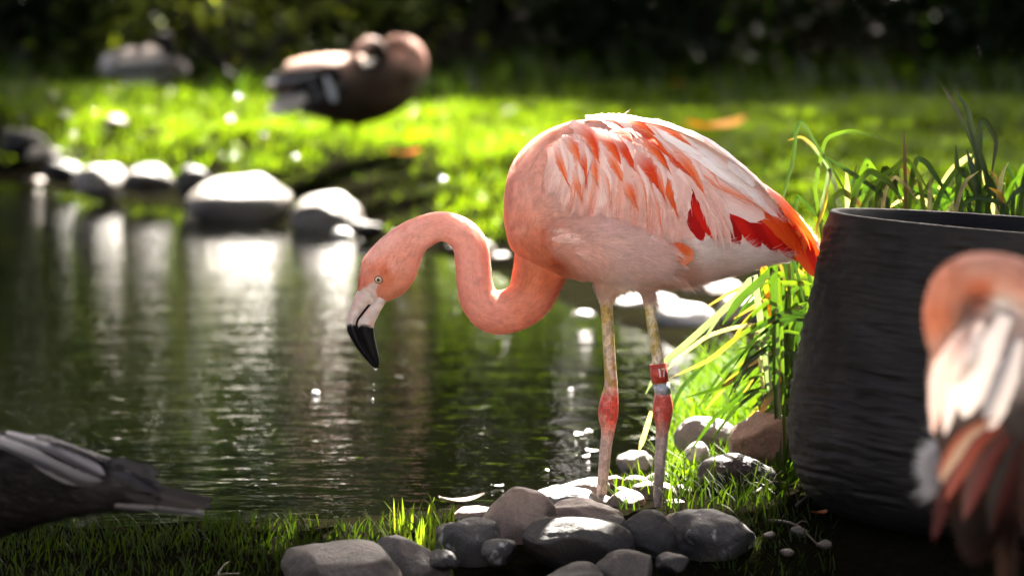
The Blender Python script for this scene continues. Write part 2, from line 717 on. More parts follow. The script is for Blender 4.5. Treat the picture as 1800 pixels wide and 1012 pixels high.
xs = np.concatenate([np.linspace(-120, -12, 16), np.linspace(-10, -3.2, 28), np.arange(-3, 3, .05), np.linspace(3, 10, 28), np.linspace(12, 120, 16)])
ys = np.concatenate([np.linspace(-60, -8, 18), np.linspace(-6, -2.1, 20), np.arange(-2, 1.6, .05), np.arange(1.6, 12, .05), np.arange(12, 18, .1), np.linspace(18.2, 26, 24), np.linspace(28, 260, 24)])
XX, YY = np.meshgrid(xs, ys, indexing='ij')
GP = np.column_stack([XX.ravel(), YY.ravel()])
GV = np.column_stack([GP, ground_z(GP)])
g = solo('ground', GV, grid_faces(len(xs), len(ys)), ground_mat(), kind='structure', origin=np.zeros(3))
# water sheet: the pond outline, let a hand's breadth into the bank
from mathutils.geometry import tessellate_polygon
cen_ = SH.mean(0)
e_ = np.roll(SH, -1, 0) - np.roll(SH, 1, 0)
nrm = np.column_stack([e_[:, 1], -e_[:, 0]])
nrm /= np.linalg.norm(nrm, axis=1)[:, None]
WS = SH + nrm * .07 * np.sign(pond_sd(SH + nrm * .05))[:, None]
wv = np.column_stack([WS, np.full(len(WS), WZ)])
wat = solo('pond_water', wv, np.array(tessellate_polygon([[Vector(v) for v in wv]])), water_mat(), kind='structure', origin=np.zeros(3), smooth=False)


def gz(x, y):
    return float(ground_z(np.array([[x, y]]))[0])


# unseen pale gravel sheet added in full sun to bounce light onto the flamingo
px_, py_ = np.linspace(-9, 9, 120), np.linspace(-13, -2.0, 90)
XX, YY = np.meshgrid(px_, py_, indexing='ij')
PP = np.column_stack([XX.ravel(), YY.ravel()])
PP[:, 1] += np.where(PP[:, 1] > -2.05, .12 * vnoise(np.column_stack([PP * 1.5, np.zeros(len(PP))]), 6), 0)
pf = grid_faces(120, 90)
solo('bounce_path', np.column_stack([PP, ground_z(PP) + .03]), pf[~((PP[pf].mean(1)[:, 0] > .3) & (PP[pf].mean(1)[:, 1] > -4.6))], simple('bounce_gravel', (.50, .45, .40), .9, (55, .25), (120, .6, .01), .1), kind='structure', origin=np.zeros(3))


# ------------------------------------------------------------------ grass (stuff)
def blades(P, h, w, lean, colr, bend=.6, seg=2, rs=None):
    """P (n,3) roots; returns verts, faces, colours; each blade bent strip ending in a point"""
    rs = rs or rng
    n = len(P)
    az = rs.uniform(0, 2 * math.pi, n)
    d = np.column_stack([np.cos(az), np.sin(az), np.zeros(n)])
    side = np.column_stack([-np.sin(az), np.cos(az), np.zeros(n)])
    side = side * np.cos(.5) + d * np.sin(.5)
    L = lean * rs.uniform(.2, 1, n)
    V, C = [], []
    for k in range(seg):
        t = k / seg
        c = P + d * (L * h * t ** 1.6)[:, None] + np.array([0, 0, 1.0]) * (h * t * (1 - .25 * L * t))[:, None]
        ww = (w * (1 - .35 * t) * .5)[:, None]
        V += [c - side * ww, c + side * ww]
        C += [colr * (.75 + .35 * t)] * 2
    tip = P + d * (L * h)[:, None] + np.array([0, 0, 1.0]) * (h * (1 - .3 * L))[:, None]
    V.append(tip)
    C.append(colr * 1.1)
    m = 2 * seg + 1
    V = np.stack(V, 1).reshape(-1, 3)
    C = np.stack(C, 1).reshape(-1, 3)
    b = np.arange(n)[:, None] * m
    F = []
    for k in range(seg - 1):
        F.append(np.concatenate([b + 2 * k, b + 2 * k + 1, b + 2 * k + 3, b + 2 * k + 2], 1))
    T = np.concatenate([b + 2 * seg - 2, b + 2 * seg - 1, b + 2 * seg], 1)
    return V, (F + [T] if F else [T]), C


def grass_cols(n, a=(.070, .14, .003), b=(.20, .28, .006)):
    t = rng.uniform(0, 1, (n, 1))
    return np.array(a) * (1 - t) + np.array(b) * t


# rough uncut grass where the lawn runs into the hedge
n = 14000
P = np.column_stack([rng.uniform(-4.6, 4.6, n), rng.uniform(12.2, 15.6, n)])
k = rng.uniform(0, 1, n) < .45 + .7 * fbm(np.column_stack([P * 1.4, np.zeros(n)]), 33)
P = P[k]
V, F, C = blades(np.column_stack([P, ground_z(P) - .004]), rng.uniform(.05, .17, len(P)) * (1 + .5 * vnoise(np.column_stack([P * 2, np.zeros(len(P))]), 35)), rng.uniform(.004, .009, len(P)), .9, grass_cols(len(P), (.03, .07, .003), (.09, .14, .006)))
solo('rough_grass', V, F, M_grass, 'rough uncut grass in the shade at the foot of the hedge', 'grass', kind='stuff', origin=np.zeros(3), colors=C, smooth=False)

# far bank lawn
n = 260000
P = np.column_stack([rng.uniform(-4.2, 4.2, n), 2.2 + 12.6 * rng.uniform(0, 1, n)])
s = pond_sd(P)
keep = (s > .13 + .13 * vnoise(np.column_stack([P * 5, np.zeros(n)]), 4)) & (np.abs(P[:, 0]) < .115 * (P[:, 1] + 10) + 1.1)
dens = .85 + .5 * vnoise(np.column_stack([P * .9, np.zeros(n)]), 14) - 1.2 * sm(P[:, 1] + .9 * vnoise(np.column_stack([P * 1.3, np.ones(n)]), 15), 11.8, 14.6)
keep &= rng.uniform(0, 1, n) < dens
keep &= ~((P[:, 0] > .05) & (P[:, 0] < 1.1) & (P[:, 1] < 5.6) & (s < .8))
P = P[keep]
z = ground_z(P)
h = rng.uniform(.018, .050, len(P)) * (1 + .5 * vnoise(np.column_stack([P * 1.6, np.zeros(len(P))]), 8))
gx = W(608, 250, 9.0)[0]
h = np.where((np.abs(P[:, 0] - gx) < .32) & (P[:, 1] > 7.6) & (P[:, 1] < 9.15), h * .3, h)
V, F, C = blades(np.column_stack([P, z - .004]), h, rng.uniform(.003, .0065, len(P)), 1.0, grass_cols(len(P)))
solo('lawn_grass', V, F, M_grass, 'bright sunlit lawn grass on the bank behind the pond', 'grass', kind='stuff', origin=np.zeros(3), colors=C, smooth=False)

# ------------------------------------------------------------------ the flamingo at the water's edge
FY = 0.0                                            # its mid plane
TORSO = [(886, 352, 388, 16), (891, 318, 412, 48), (900, 289, 438, 70), (920, 262, 458, 92), (945, 240, 474, 106), (975, 224, 484, 115), (1010, 214, 489, 121),
         (1060, 209, 495, 125), (1110, 211, 500, 124), (1160, 221, 503, 118), (1210, 238, 499, 108), (1260, 265, 489, 93), (1300, 294, 477, 77), (1340, 331, 465, 58),
         (1375, 374, 456, 38), (1398, 412, 452, 20), (1408, 432, 448, 8)]
NECK = [(645, 533, 16), (649, 525, 23), (659, 508, 35), (675, 486, 47), (688, 467, 47.5), (701, 447, 43), (716, 428, 36), (736, 412, 30), (773, 398, 26), (808, 409, 27.5), (826, 432, 30), (831, 461, 31), (834, 495, 31),
        (843, 527, 34), (868, 548, 38), (904, 543, 39), (930, 523, 41), (945, 487, 45), (958, 447, 53), (975, 400, 62)]
NS = spline(NECK, 110)
flat = np.interp(np.arange(110), [0, 8, 16, 26, 36, 109], [.55, .62, .64, .74, .95, 1.0])
neckC = np.array([W(a, b, FY) for a, b, _ in NS])
parts = [loftW(TORSO, FY, 40, 60), tube(neckC, NS[:, 2] * .001, 28, flat)]
for sy in (-1, 1):                                   # flank plumage bulges over the folded wing
    parts.append(ellipsoid(W(1066, 434, FY + sy * .098), (.114, .044, .058), rot=Matrix.Rotation(R(14), 3, 'Y')))
    parts.append(ellipsoid(W(1000, 330, FY + sy * .085), (.075, .038, .085)))
LEG1 = [(1090, 445, 60), (1078, 478, 44), (1068, 506, 24), (1066, 528, 13.0), (1068, 567, 11), (1072, 640, 11.2), (1074, 676, 12), (1071, 703, 16.5), (1069, 728, 18.2), (1069, 748, 14), (1068, 764, 11.6), (1065, 784, 11), (1058, 860, 9.6), (1054, 900, 9.4)]
LEG2 = [(1128, 450, 50), (1130, 488, 34), (1134, 506, 15), (1139, 525, 9.6), (1147, 575, 10), (1156, 628, 10.6), (1162, 676, 11.5), (1165, 700, 16), (1165, 722, 18.4), (1165, 744, 14), (1164, 760, 11.4), (1161, 800, 10.2), (1155, 893, 8.6), (1153, 915, 8.6)]
LEGY = (.055, -.045)
for L_, ly in zip((LEG1, LEG2), LEGY):
    parts.append(tubeW(L_, FY + ly, 20, 70))
    fx, fy_ = L_[-1][0], L_[-1][1]
    for ang in (-34, 0, 34):                        # three webbed toes forward (to the left)
        a = W(fx, fy_ - 5, FY + ly)
        e = a + np.array([-.085 * math.cos(R(ang)), .085 * math.sin(R(ang)), -.008])
        parts.append(tube(np.linspace(a, e, 6), np.linspace(.0075, .0045, 6), 10))
BV, BF = remesh(parts, .0027, 5)
BP = toPix(BV)

BODYC = [((650, 450), (235, 168, 150)), ((672, 425), (236, 172, 154)), ((700, 500), (214, 124, 92)), ((705, 515), (196, 100, 66)), ((690, 470), (228, 146, 122)), ((676, 478), (205, 84, 48)), ((684, 492), (206, 96, 60)),
         ((636, 495), (214, 104, 78)), ((640, 475), (226, 138, 114)), ((655, 478), (216, 106, 78)), ((740, 410), (232, 156, 136)), ((800, 400), (234, 156, 136)), ((730, 460), (222, 136, 112)), ((830, 470), (234, 150, 130)),
         ((845, 530), (232, 144, 120)), ((870, 560), (230, 136, 110)), ((920, 545), (226, 122, 90)), ((935, 490), (226, 114, 72)), ((925, 440), (226, 124, 90)), ((960, 490), (206, 84, 48)), ((972, 462), (196, 76, 42)), ((952, 440), (218, 112, 76)),
         ((905, 400), (226, 138, 112)), ((898, 320), (232, 156, 136)), ((935, 330), (230, 160, 142)), ((940, 270), (232, 162, 142)), ((960, 230), (230, 150, 124)), ((1000, 215), (234, 170, 150)),
         ((980, 350), (230, 176, 162)), ((1000, 420), (226, 172, 158)), ((1050, 400), (228, 182, 172)), ((1100, 450), (222, 176, 166)), ((1120, 500), (214, 164, 150)), ((1020, 470), (222, 160, 142)), ((980, 440), (222, 154, 132)),
         ((1150, 470), (220, 176, 166)), ((1190, 480), (208, 150, 132)), ((1300, 450), (234, 216, 212)), ((1230, 440), (236, 218, 214)), ((1260, 480), (220, 190, 182)), ((1370, 450), (228, 208, 204)), ((1060, 215), (238, 196, 184)), ((1150, 235), (242, 222, 216)),
         ((1300, 320), (238, 206, 200)), ((1060, 515), (222, 184, 170)), ((1135, 508), (210, 160, 140)), ((1100, 505), (228, 206, 196))]


def bodycol(px):
    # dense plumage deepens its own colour by interreflection, so single barbs are paler
    return lin(idw([(p, c) for p, c in BODYC], px, 3.2)) ** np.array([.68, .57, .58])


C = bodycol(BP)
# lore: bare pale skin between bill and eye
a, b = np.array([640, 522.]), np.array([662, 497.])
t = np.clip(((BP - a) @ (b - a)) / ((b - a) @ (b - a)), 0, 1)
d = np.linalg.norm(BP - (a + t[:, None] * (b - a)), axis=1)
d2 = np.linalg.norm(BP - np.array([646, 524]), axis=1)
k = np.maximum(1 - sm(d, 4.5 + 6 * (1 - t), 8.0 + 7 * (1 - t)), 1 - sm(d2, 16, 20)) * (BP[:, 0] < 700)
skin = lin((214, 196, 186)) * (1 + .15 * fbm(BV * 300, 3))[:, None]
C = C * (1 - k[:, None]) + skin * k[:, None]
# small orange mottling on shoulder
mo = sm(fbm(np.column_stack([BP / 16, np.zeros(len(BP))]), 21), .25, .8) * sm(BP[:, 1], 330, 260) * (BP[:, 0] < 1010) * (BP[:, 0] > 880)
C = C * (1 - .45 * mo[:, None]) + lin((226, 112, 70)) * .45 * mo[:, None]
# legs
y = BP[:, 1]
leg = sm(y, 516, 528) * (BP[:, 0] > 1000)
lowc = np.array([lin((190, 178, 152)), lin((188, 176, 140)), lin((196, 182, 158)), lin((208, 160, 142)), lin((188, 70, 54)), lin((186, 66, 52)), lin((184, 132, 116)), lin((166, 146, 136)), lin((150, 130, 120))])
ly = [520, 570, 660, 686, 700, 738, 758, 775, 900]
LC = np.stack([np.interp(y, ly, lowc[:, k]) for k in range(3)], -1)
ol = sm(fbm(np.column_stack([BP[:, 0] / 9, BP[:, 1] / 14, np.zeros(len(BP))]), 31, 3), -.1, .35) * (y < 690)
LC = LC * (1 - .8 * ol[:, None]) + lin((160, 138, 48)) * .8 * ol[:, None]
kn = sm(fbm(np.column_stack([BP[:, 0] / 6, BP[:, 1] / 12, BV[:, 1] * 100]), 41, 3), .1, .7) * sm(y, 684, 694) * sm(y, 760, 745)
LC = LC * (1 - .7 * kn[:, None]) + lin((190, 140, 124)) * .7 * kn[:, None]
C = C * (1 - leg[:, None]) + LC * leg[:, None]
FACE_C = BV[BF].mean(1)
fp = toPix(FACE_C)
midx = ((fp[:, 1] > 522) & (fp[:, 0] > 1000)).astype(np.int32)

base = np.array([W(1110, 895, FY)[0], FY, 0.0])
fl = thing('flamingo', base, 'pink flamingo wading upright on the stones with its dripping bill lowered to the pond', 'flamingo')
body = part('body', BV, BF, M_plume, fl, colors=C)
body.data.materials.append(M_leg)
body.data.polygons.foreach_set('material_index', midx)
bvh = BVHTree.FromPolygons([Vector(v) for v in BV], [tuple(f) for f in BF])


def cast(px, py, y0=-1.0, tree=bvh):
    o = W(px, py, y0)
    r = ray(px, py)
    r = r / np.linalg.norm(r)
    h, n_, i, dd = tree.ray_cast(Vector(o), Vector(r), 3.0)
    if h is None:
        return None, None
    return np.array(h), np.array(n_)


# ---- fine strands that give the plumage its nap and the soft edge
STR = []                                            # collected (pos, dir, normal, length, width, colour, lift)


FLOWC = [((650, 450), (.5, -1)), ((690, 480), (.5, -.9)), ((650, 500), (.2, -1)), ((720, 430), (.8, -.6)), ((770, 398), (1, -.05)), ((808, 408), (.8, .6)), ((828, 450), (.15, 1)), ((834, 500), (.1, 1)), ((845, 535), (.5, .85)), ((870, 550), (1, .2)),
         ((910, 542), (.95, -.4)), ((935, 515), (.6, -.8)), ((945, 480), (.25, -1)), ((940, 430), (.1, -1)), ((900, 400), (.1, -1)), ((895, 330), (.25, -.9)), ((915, 270), (.8, -.5)), ((960, 235), (1, .1)), ((950, 330), (.8, -.3)), ((970, 300), (.8, .4)),
         ((970, 380), (.9, -.45)), ((990, 430), (.9, -.1)), ((1000, 470), (.9, .3)), ((1050, 400), (1, -.1)), ((1100, 400), (1, .3)), ((1100, 450), (1, .05)), ((1070, 480), (.7, .7)), ((1065, 515), (.1, 1)), ((1150, 440), (1, .35)), ((1140, 500), (.8, .6)),
         ((1200, 470), (1, .1)), ((1250, 440), (1, -.2)), ((1300, 450), (1, -.05)), ((1380, 450), (1, .05)), ((1200, 505), (1, .35)), ((1280, 480), (1, .1)), ((1000, 215), (1, .1)), ((1150, 230), (1, .35)), ((1300, 310), (.8, .7)), ((1380, 400), (.7, .8))]
LENC = [((650, 450), (7, .24)), ((690, 490), (7, .2)), ((770, 398), (9, .26)), ((830, 470), (9, .24)), ((870, 550), (10, .25)), ((940, 490), (13, .3)), ((905, 400), (12, .2)), ((900, 320), (11, .2)), ((950, 250), (14, .2)), ((990, 340), (22, .35)),
        ((1000, 440), (24, .45)), ((1080, 420), (36, .35)), ((1100, 480), (30, .5)), ((1060, 510), (16, .5)), ((1200, 490), (30, .55)), ((1250, 440), (34, .5)), ((1350, 450), (32, .5)), ((1150, 230), (20, .2)), ((1300, 320), (20, .25))]


def surface_samples(V, F, n, rs):
    a = np.linalg.norm(np.cross(V[F[:, 2]] - V[F[:, 0]], V[F[:, 3]] - V[F[:, 1]]), axis=1)
    i = rs.choice(len(F), n, p=a / a.sum())
    u = rs.uniform(0, 1, (n, 2))
    q = V[F[i]]
    p = q[:, 0] * ((1 - u[:, :1]) * (1 - u[:, 1:])) + q[:, 1] * (u[:, :1] * (1 - u[:, 1:])) + q[:, 2] * (u[:, :1] * u[:, 1:]) + q[:, 3] * ((1 - u[:, :1]) * u[:, 1:])
    nn = np.cross(q[:, 2] - q[:, 0], q[:, 3] - q[:, 1])
    nn /= np.linalg.norm(nn, axis=1)[:, None] + 1e-12
    return p, nn


def strands(P, D, Nn, L, Wd, Cc, lift):
    """curved tapering slivers: 2 + 2 + 1 vertices each"""
    D = D - Nn * (D * Nn).sum(1)[:, None]
    D /= np.linalg.norm(D, axis=1)[:, None] + 1e-9
    S = np.cross(D, Nn)
    L, Wd, lift = L[:, None], Wd[:, None], lift[:, None]
    p0 = P + Nn * .0002
    p1 = P + D * L * .5 + Nn * L * lift * .42
    p2 = P + D * L * .97 + Nn * L * lift * .55
    V = np.stack([p0 - S * Wd * .5, p0 + S * Wd * .5, p1 - S * Wd * .42, p1 + S * Wd * .42, p2], 1).reshape(-1, 3)
    b = np.arange(len(P))[:, None] * 5
    F = [np.concatenate([b, b + 1, b + 3, b + 2], 1), np.concatenate([b + 2, b + 3, b + 4], 1)]
    return V, F, np.repeat(Cc, 5, 0)


def nap(V, F, n, flow, lens, colf, seed, keep=None, wid=.0011):
    rs = np.random.default_rng(seed)
    P, Nn = surface_samples(V, F, n, rs)
    px = toPix(P)
    if keep is not None:
        kk = keep(px)
        P, Nn, px = P[kk], Nn[kk], px[kk]
    fl_ = idw(flow, px, 3)
    # clumps: neighbouring strands share a wobble so that they gather in tufts
    wob = .35 * vnoise(np.column_stack([px / 7, np.zeros(len(px))]), seed) + .25 * rs.normal(0, 1, len(px))
    ca, sa = np.cos(wob), np.sin(wob)
    fl_ = np.column_stack([fl_[:, 0] * ca - fl_[:, 1] * sa, fl_[:, 0] * sa + fl_[:, 1] * ca])
    D = np.column_stack([fl_[:, 0], np.zeros(len(px)), -fl_[:, 1]])
    le = idw(lens, px, 3)
    L = le[:, 0] * .001 * rs.uniform(.55, 1.25, len(px))
    cc = colf(px) * (rs.uniform(.84, 1.14, (len(px), 1)) + .10 * vnoise(np.column_stack([px / 6, np.zeros(len(px))]), seed + 3)[:, None])
    lift = le[:, 1] * rs.uniform(.3, 1.1, len(px)) * (1 + .5 * vnoise(np.column_stack([px / 9, np.zeros(len(px))]), seed + 5))
    return strands(P, D, Nn, L, np.full(len(px), wid) * rs.uniform(.6, 1.2, len(px)), np.clip(cc, 0, .95), lift)


CRIMZONE = np.array([(1165, 325), (1240, 300), (1330, 335), (1405, 415), (1404, 450), (1340, 440), (1290, 428), (1240, 422), (1195, 430)], float)


def in_poly(P, poly):
    ins = np.zeros(len(P), bool)
    for a, b in zip(poly, np.roll(poly, -1, 0)):
        c = ((a[1] <= P[:, 1]) != (b[1] <= P[:, 1]))
        ins ^= c & (P[:, 0] < a[0] + (P[:, 1] - a[1]) / ((b[1] - a[1]) or 1e-9) * (b[0] - a[0]))
    return ins


def keep_body(px):
    bare = (np.linalg.norm(px - np.array([646, 522]), axis=1) < 17) | (np.linalg.norm(px - np.array([654, 506]), axis=1) < 8) | (np.linalg.norm(px - np.array([665, 492]), axis=1) < 9)
    leg_ = (px[:, 1] > 524) & (px[:, 0] > 1000)
    return ~bare & ~leg_ & ~in_poly(px, CRIMZONE)


V, F, Cc = nap(BV, BF, 150000, FLOWC, LENC, bodycol, 5, keep_body, .0009)
pl = part('plumage_nap', V, F, M_strand, body, colors=Cc, smooth=False)
pl['kind'] = 'stuff'

# ---- feathers draped over the folded wing
PALE, PALE2, WHITE = lin((238, 212, 204)), lin((228, 190, 178)), lin((246, 238, 234))
DEEP, ORNG, LORG = lin((208, 62, 14)), lin((222, 98, 42)), lin((230, 142, 104))
CRIM, RED, ORED = lin((168, 8, 6)), lin((206, 26, 10)), lin((226, 84, 24))
FSTR = []


def feather(name, pts, w, ca, cb, layer, parent, tip='point', off=.0, root=None, tipc=None, n=16, m=9, fuzz=0, lift=.001, ragged=.05, surf=cast, soft=None):
    """pts: px polyline; w: full width px; ca / cb: colours of the two vanes; layer: stacking order"""
    S = spline(pts, n)
    T = np.gradient(S, axis=0)
    T /= np.linalg.norm(T, axis=1)[:, None] + 1e-9
    Pp = np.column_stack([-T[:, 1], T[:, 0]])
    t = np.linspace(0, 1, n)
    if tip == 'point':
        prof = np.minimum(.45 + 1.3 * t, 1) * np.clip((1 - t) / .42, 0, 1) ** .75
    elif tip == 'taper':
        prof = np.minimum(.55 + 1.1 * t, 1) * np.clip((1 - t) / .6, 0, 1) ** .8
    elif tip == 'round':
        prof = np.minimum(.5 + 1.2 * t, 1) * np.sqrt(np.clip(1 - np.clip((t - .84) / .16, 0, 1) ** 2, 0, 1))
    else:
        prof = np.minimum(.5 + 1.2 * t, 1) * np.clip((1 - t) / .25, 0, 1) ** .5
    prof = np.maximum(prof, .03)
    V, C, UV = [], [], []
    v = np.linspace(-1, 1, m)
    seed = hash(name) % 97 + int(pts[0][0])
    lastY = None
    for i in range(n):
        for j in range(m):
            rg = 1 + ragged * math.sin(i * 2.3 + j + seed) * abs(v[j])
            q = S[i] + Pp[i] * (w / 2 * prof[i] * v[j] * rg)
            h, nn = surf(q[0], q[1])
            if h is None:
                yy = lastY if lastY is not None else FY - .02
                h = W(q[0], q[1], yy)
                nn = np.array([0, -1, 0])
            else:
                lastY = h[1]
            o = .00055 * layer + off + .0005 * (1 - v[j] ** 2) + lift * t[i] ** 2 + .0012
            if nn[1] > -.15:
                nn = np.array([nn[0], -.15, nn[2]])
                nn = nn / np.linalg.norm(nn)
            V.append(h + nn * o)
            k = sm(v[j], -.45, .45)
            c = ca * (1 - k) + cb * k
            if root is not None:
                rr = 1 - sm(t[i], .0, .62)
                c = c * (1 - rr) + root * rr
            if tipc is not None:
                rr = sm(t[i], .65, .95)
                c = c * (1 - rr) + tipc * rr
            if soft is not None:
                rr = .4 * sm(abs(v[j]), .55, 1.0)
                c = c * (1 - rr) + soft * rr
            if abs(v[j]) < .01:
                c = c * 1.08                         # shaft
            C.append(np.clip(c, 0, .95))
            UV.append((v[j] * .5 + .5 + t[i] * .35, t[i] + abs(v[j]) * .0))
    V, C = np.array(V), np.array(C)
    o = part(name, V, grid_faces(n, m), M_feather, parent, colors=C, uv=np.array(UV))
    if fuzz:
        ii = rng.integers(1, n - 1, fuzz)
        jj = rng.integers(0, m, fuzz)
        idx = ii * m + jj
        D3 = V[np.minimum(ii + 1, n - 1) * m + jj] - V[idx] + (V[ii * m + np.clip(jj + np.sign(v[jj]).astype(int), 0, m - 1)] - V[idx]) * .35
        Nn = np.tile([0.0, -1, 0], (fuzz, 1))
        FSTR.append((V[idx], D3, Nn, rng.uniform(.012, .030, fuzz), rng.uniform(.0005, .0010, fuzz), np.clip(C[idx] * rng.uniform(.9, 1.2, (fuzz, 1)), 0, .95), rng.uniform(.02, .14, fuzz)))
    return o


# wing base: the shell of small coverts that carries the long feathers
WING = [(985, 250), (1060, 226), (1150, 232), (1240, 268), (1310, 322), (1370, 382), (1398, 425), (1330, 432), (1250, 420), (1180, 432), (1110, 412), (1040, 390), (985, 345)]
wc = np.array(WING, float)
ring = spline(np.vstack([wc, wc[:1]]), 49)[:-1]
cen = np.array([1170, 335.0])
V = []
for q in np.linspace(0, 1, 10):
    for p in ring:
        pp = cen + (p - cen) * max(q, .02)
        h, nn = cast(*pp)
        if h is None:
            h, nn = W(pp[0], pp[1], -.03), np.array([0, -1, 0])
        V.append(h + nn * (.0022 if q < .95 else -.002))
wing = part('wing', np.array(V), grid_faces(10, 48, True), M_plume, fl, colors=np.tile(PALE2, (480, 1)))

FEA = 'flight_feather'
# crimson flight feathers lowest
for a, b, w, c1, c2, ly in [((1165, 318), (1235, 424), 30, CRIM, CRIM, 1), ((1178, 318), (1262, 424), 32, CRIM, RED, 2), ((1215, 330), (1300, 430), 34, CRIM, CRIM, 1), ((1245, 330), (1335, 436), 34, CRIM, RED, 2),
                            ((1265, 330), (1365, 442), 34, RED, CRIM, 3), ((1285, 335), (1392, 452), 32, CRIM, RED, 4), ((1300, 338), (1412, 462), 32, RED, CRIM, 5), ((1315, 345), (1425, 474), 32, RED, RED, 6),
                            ((1330, 350), (1436, 488), 34, RED, ORED, 7), ((1345, 362), (1440, 462), 26, ORED, RED, 8)]:
    mid = (.5 * (a[0] + b[0]) + 9, .5 * (a[1] + b[1]) - 8)
    feather(FEA, [a, mid, b], w, c1, c2, ly, wing, 'blunt')
# orange coverts over the primaries
feather(FEA, [(1292, 318), (1345, 352), (1388, 400), (1414, 444)], 34, ORNG, ORED, 10, wing, 'round', root=PALE, fuzz=60)
feather(FEA, [(1305, 312), (1362, 352), (1405, 400), (1432, 446)], 24, ORED, LORG, 9, wing, 'round', root=PALE)
feather(FEA, [(1280, 326), (1325, 360), (1368, 402), (1396, 438)], 26, RED, ORED, 8, wing, 'blunt', root=LORG)
CV = 'covert_feather'
# pale rounded secondary and its neighbours
feather(CV, [(1190, 300), (1250, 342), (1305, 368), (1340, 384)], 32, PALE2, PALE, 12, wing, 'round', fuzz=60)
feather(CV, [(1205, 292), (1270, 330), (1320, 352), (1352, 376)], 26, PALE, LORG, 12, wing, 'blunt', fuzz=60)
# hanging pale scapulars in two layers
roots = spline([(972, 262), (1000, 244), (1040, 234), (1080, 236), (1120, 250), (1150, 262), (1170, 276), (1185, 284), (1196, 290)], 24)
tips = spline([(966, 336), (985, 354), (1012, 374), (1050, 382), (1092, 394), (1128, 414), (1166, 436), (1176, 426), (1184, 384)], 24)
for k in range(24):
    r_, t_ = roots[k], tips[k] + rng.normal(0, 4, 2)
    mid = .45 * r_ + .55 * t_ + np.array([10, -8])
    c1 = PALE if rng.random() < .6 else PALE2
    c2 = PALE2 if rng.random() < .6 else (.5 * (LORG + PALE2) if rng.random() < .5 else PALE)
    feather(CV, [r_, mid, t_], rng.uniform(26, 36), c1 * rng.uniform(.98, 1.02), c2, 9 + .5 * (k % 3), wing, 'blunt', fuzz=300, ragged=.10)
for a, m_, b in [((1200, 298), (1238, 354), (1256, 424)), ((1208, 302), (1246, 360), (1268, 428)), ((1214, 306), (1256, 356), (1280, 424)), ((1222, 310), (1258, 352), (1284, 408))]:
    feather(CV, [a, m_, b], rng.uniform(20, 26), PALE, PALE2, 13, wing, 'point', fuzz=150, ragged=.1)
# orange streaked scapulars
OR = [((1004, 224), (1035, 247), (1052, 286), 21, DEEP, ORNG), ((990, 246), (1005, 260), (1017, 284), 13, ORNG, LORG), ((1017, 262), (1026, 288), (1029, 320), 11, ORNG, DEEP), ((976, 258), (986, 284), (997, 318), 12, LORG, ORNG),
      ((1008, 300), (1014, 320), (1021, 345), 13, LORG, LORG), ((1034, 272), (1043, 295), (1049, 320), 11, ORNG, LORG), ((1041, 234), (1072, 258), (1091, 292), 15, DEEP, ORNG), ((1062, 262), (1082, 290), (1094, 320), 17, LORG, ORNG),
      ((1070, 240), (1096, 264), (1112, 298), 18, DEEP, DEEP), ((1060, 216), (1088, 230), (1111, 256), 19, DEEP, DEEP), ((1093, 312), (1104, 334), (1115, 357), 14, ORNG, LORG), ((1105, 268), (1136, 296), (1157, 333), 21, DEEP, DEEP),
      ((1096, 226), (1140, 254), (1173, 302), 17, DEEP, ORNG), ((1070, 213), (1130, 240), (1180, 286), 14, ORNG, DEEP), ((1148, 290), (1158, 316), (1166, 346), 11, LORG, ORNG), ((1132, 280), (1165, 320), (1186, 370), 15, ORNG, ORNG),
      ((1146, 258), (1182, 280), (1212, 312), 16, ORNG, DEEP), ((1164, 256), (1206, 290), (1234, 340), 18, LORG, ORNG), ((1134, 222), (1176, 240), (1212, 264), 9, LORG, ORNG), ((1138, 330), (1152, 362), (1160, 398), 12, LORG, PALE2),
      ((1085, 214), (1120, 226), (1150, 246), 12, DEEP, ORNG), 
      ((1180, 262), (1230, 292), (1262, 330), 14, LORG, PALE), ((1215, 275), (1265, 310), (1318, 352), 12, PALE, LORG), ((1056, 300), (1066, 322), (1072, 352), 10, LORG, PALE2), ((1110, 300), (1128, 330), (1136, 372), 11, LORG, PALE2)]
SF = 'scapular_feather'
for k, (a, m_, b, w, c1, c2) in enumerate(OR):
    lay = 15 - int((a[1] - 210) / 16) if a[1] < 300 else 13
    feather(SF, [a, m_, b], w * 1.25, c1, c2, max(lay, 11) + .3 * (k % 3), wing, 'point', root=PALE2, ragged=.14, fuzz=90, soft=PALE2)
    # the pale fringe vane beside each orange one
    dx = np.array([9.0, -7.0])
    if k % 5 < 2:
        continue
    feather(SF, [np.array(a) + dx, np.array(m_) + dx * .9, np.array(b) + dx * .5 + np.array([-3, -9])], w * .85, PALE2, PALE, max(lay, 11) + .6, wing, 'point', ragged=.1, fuzz=40)
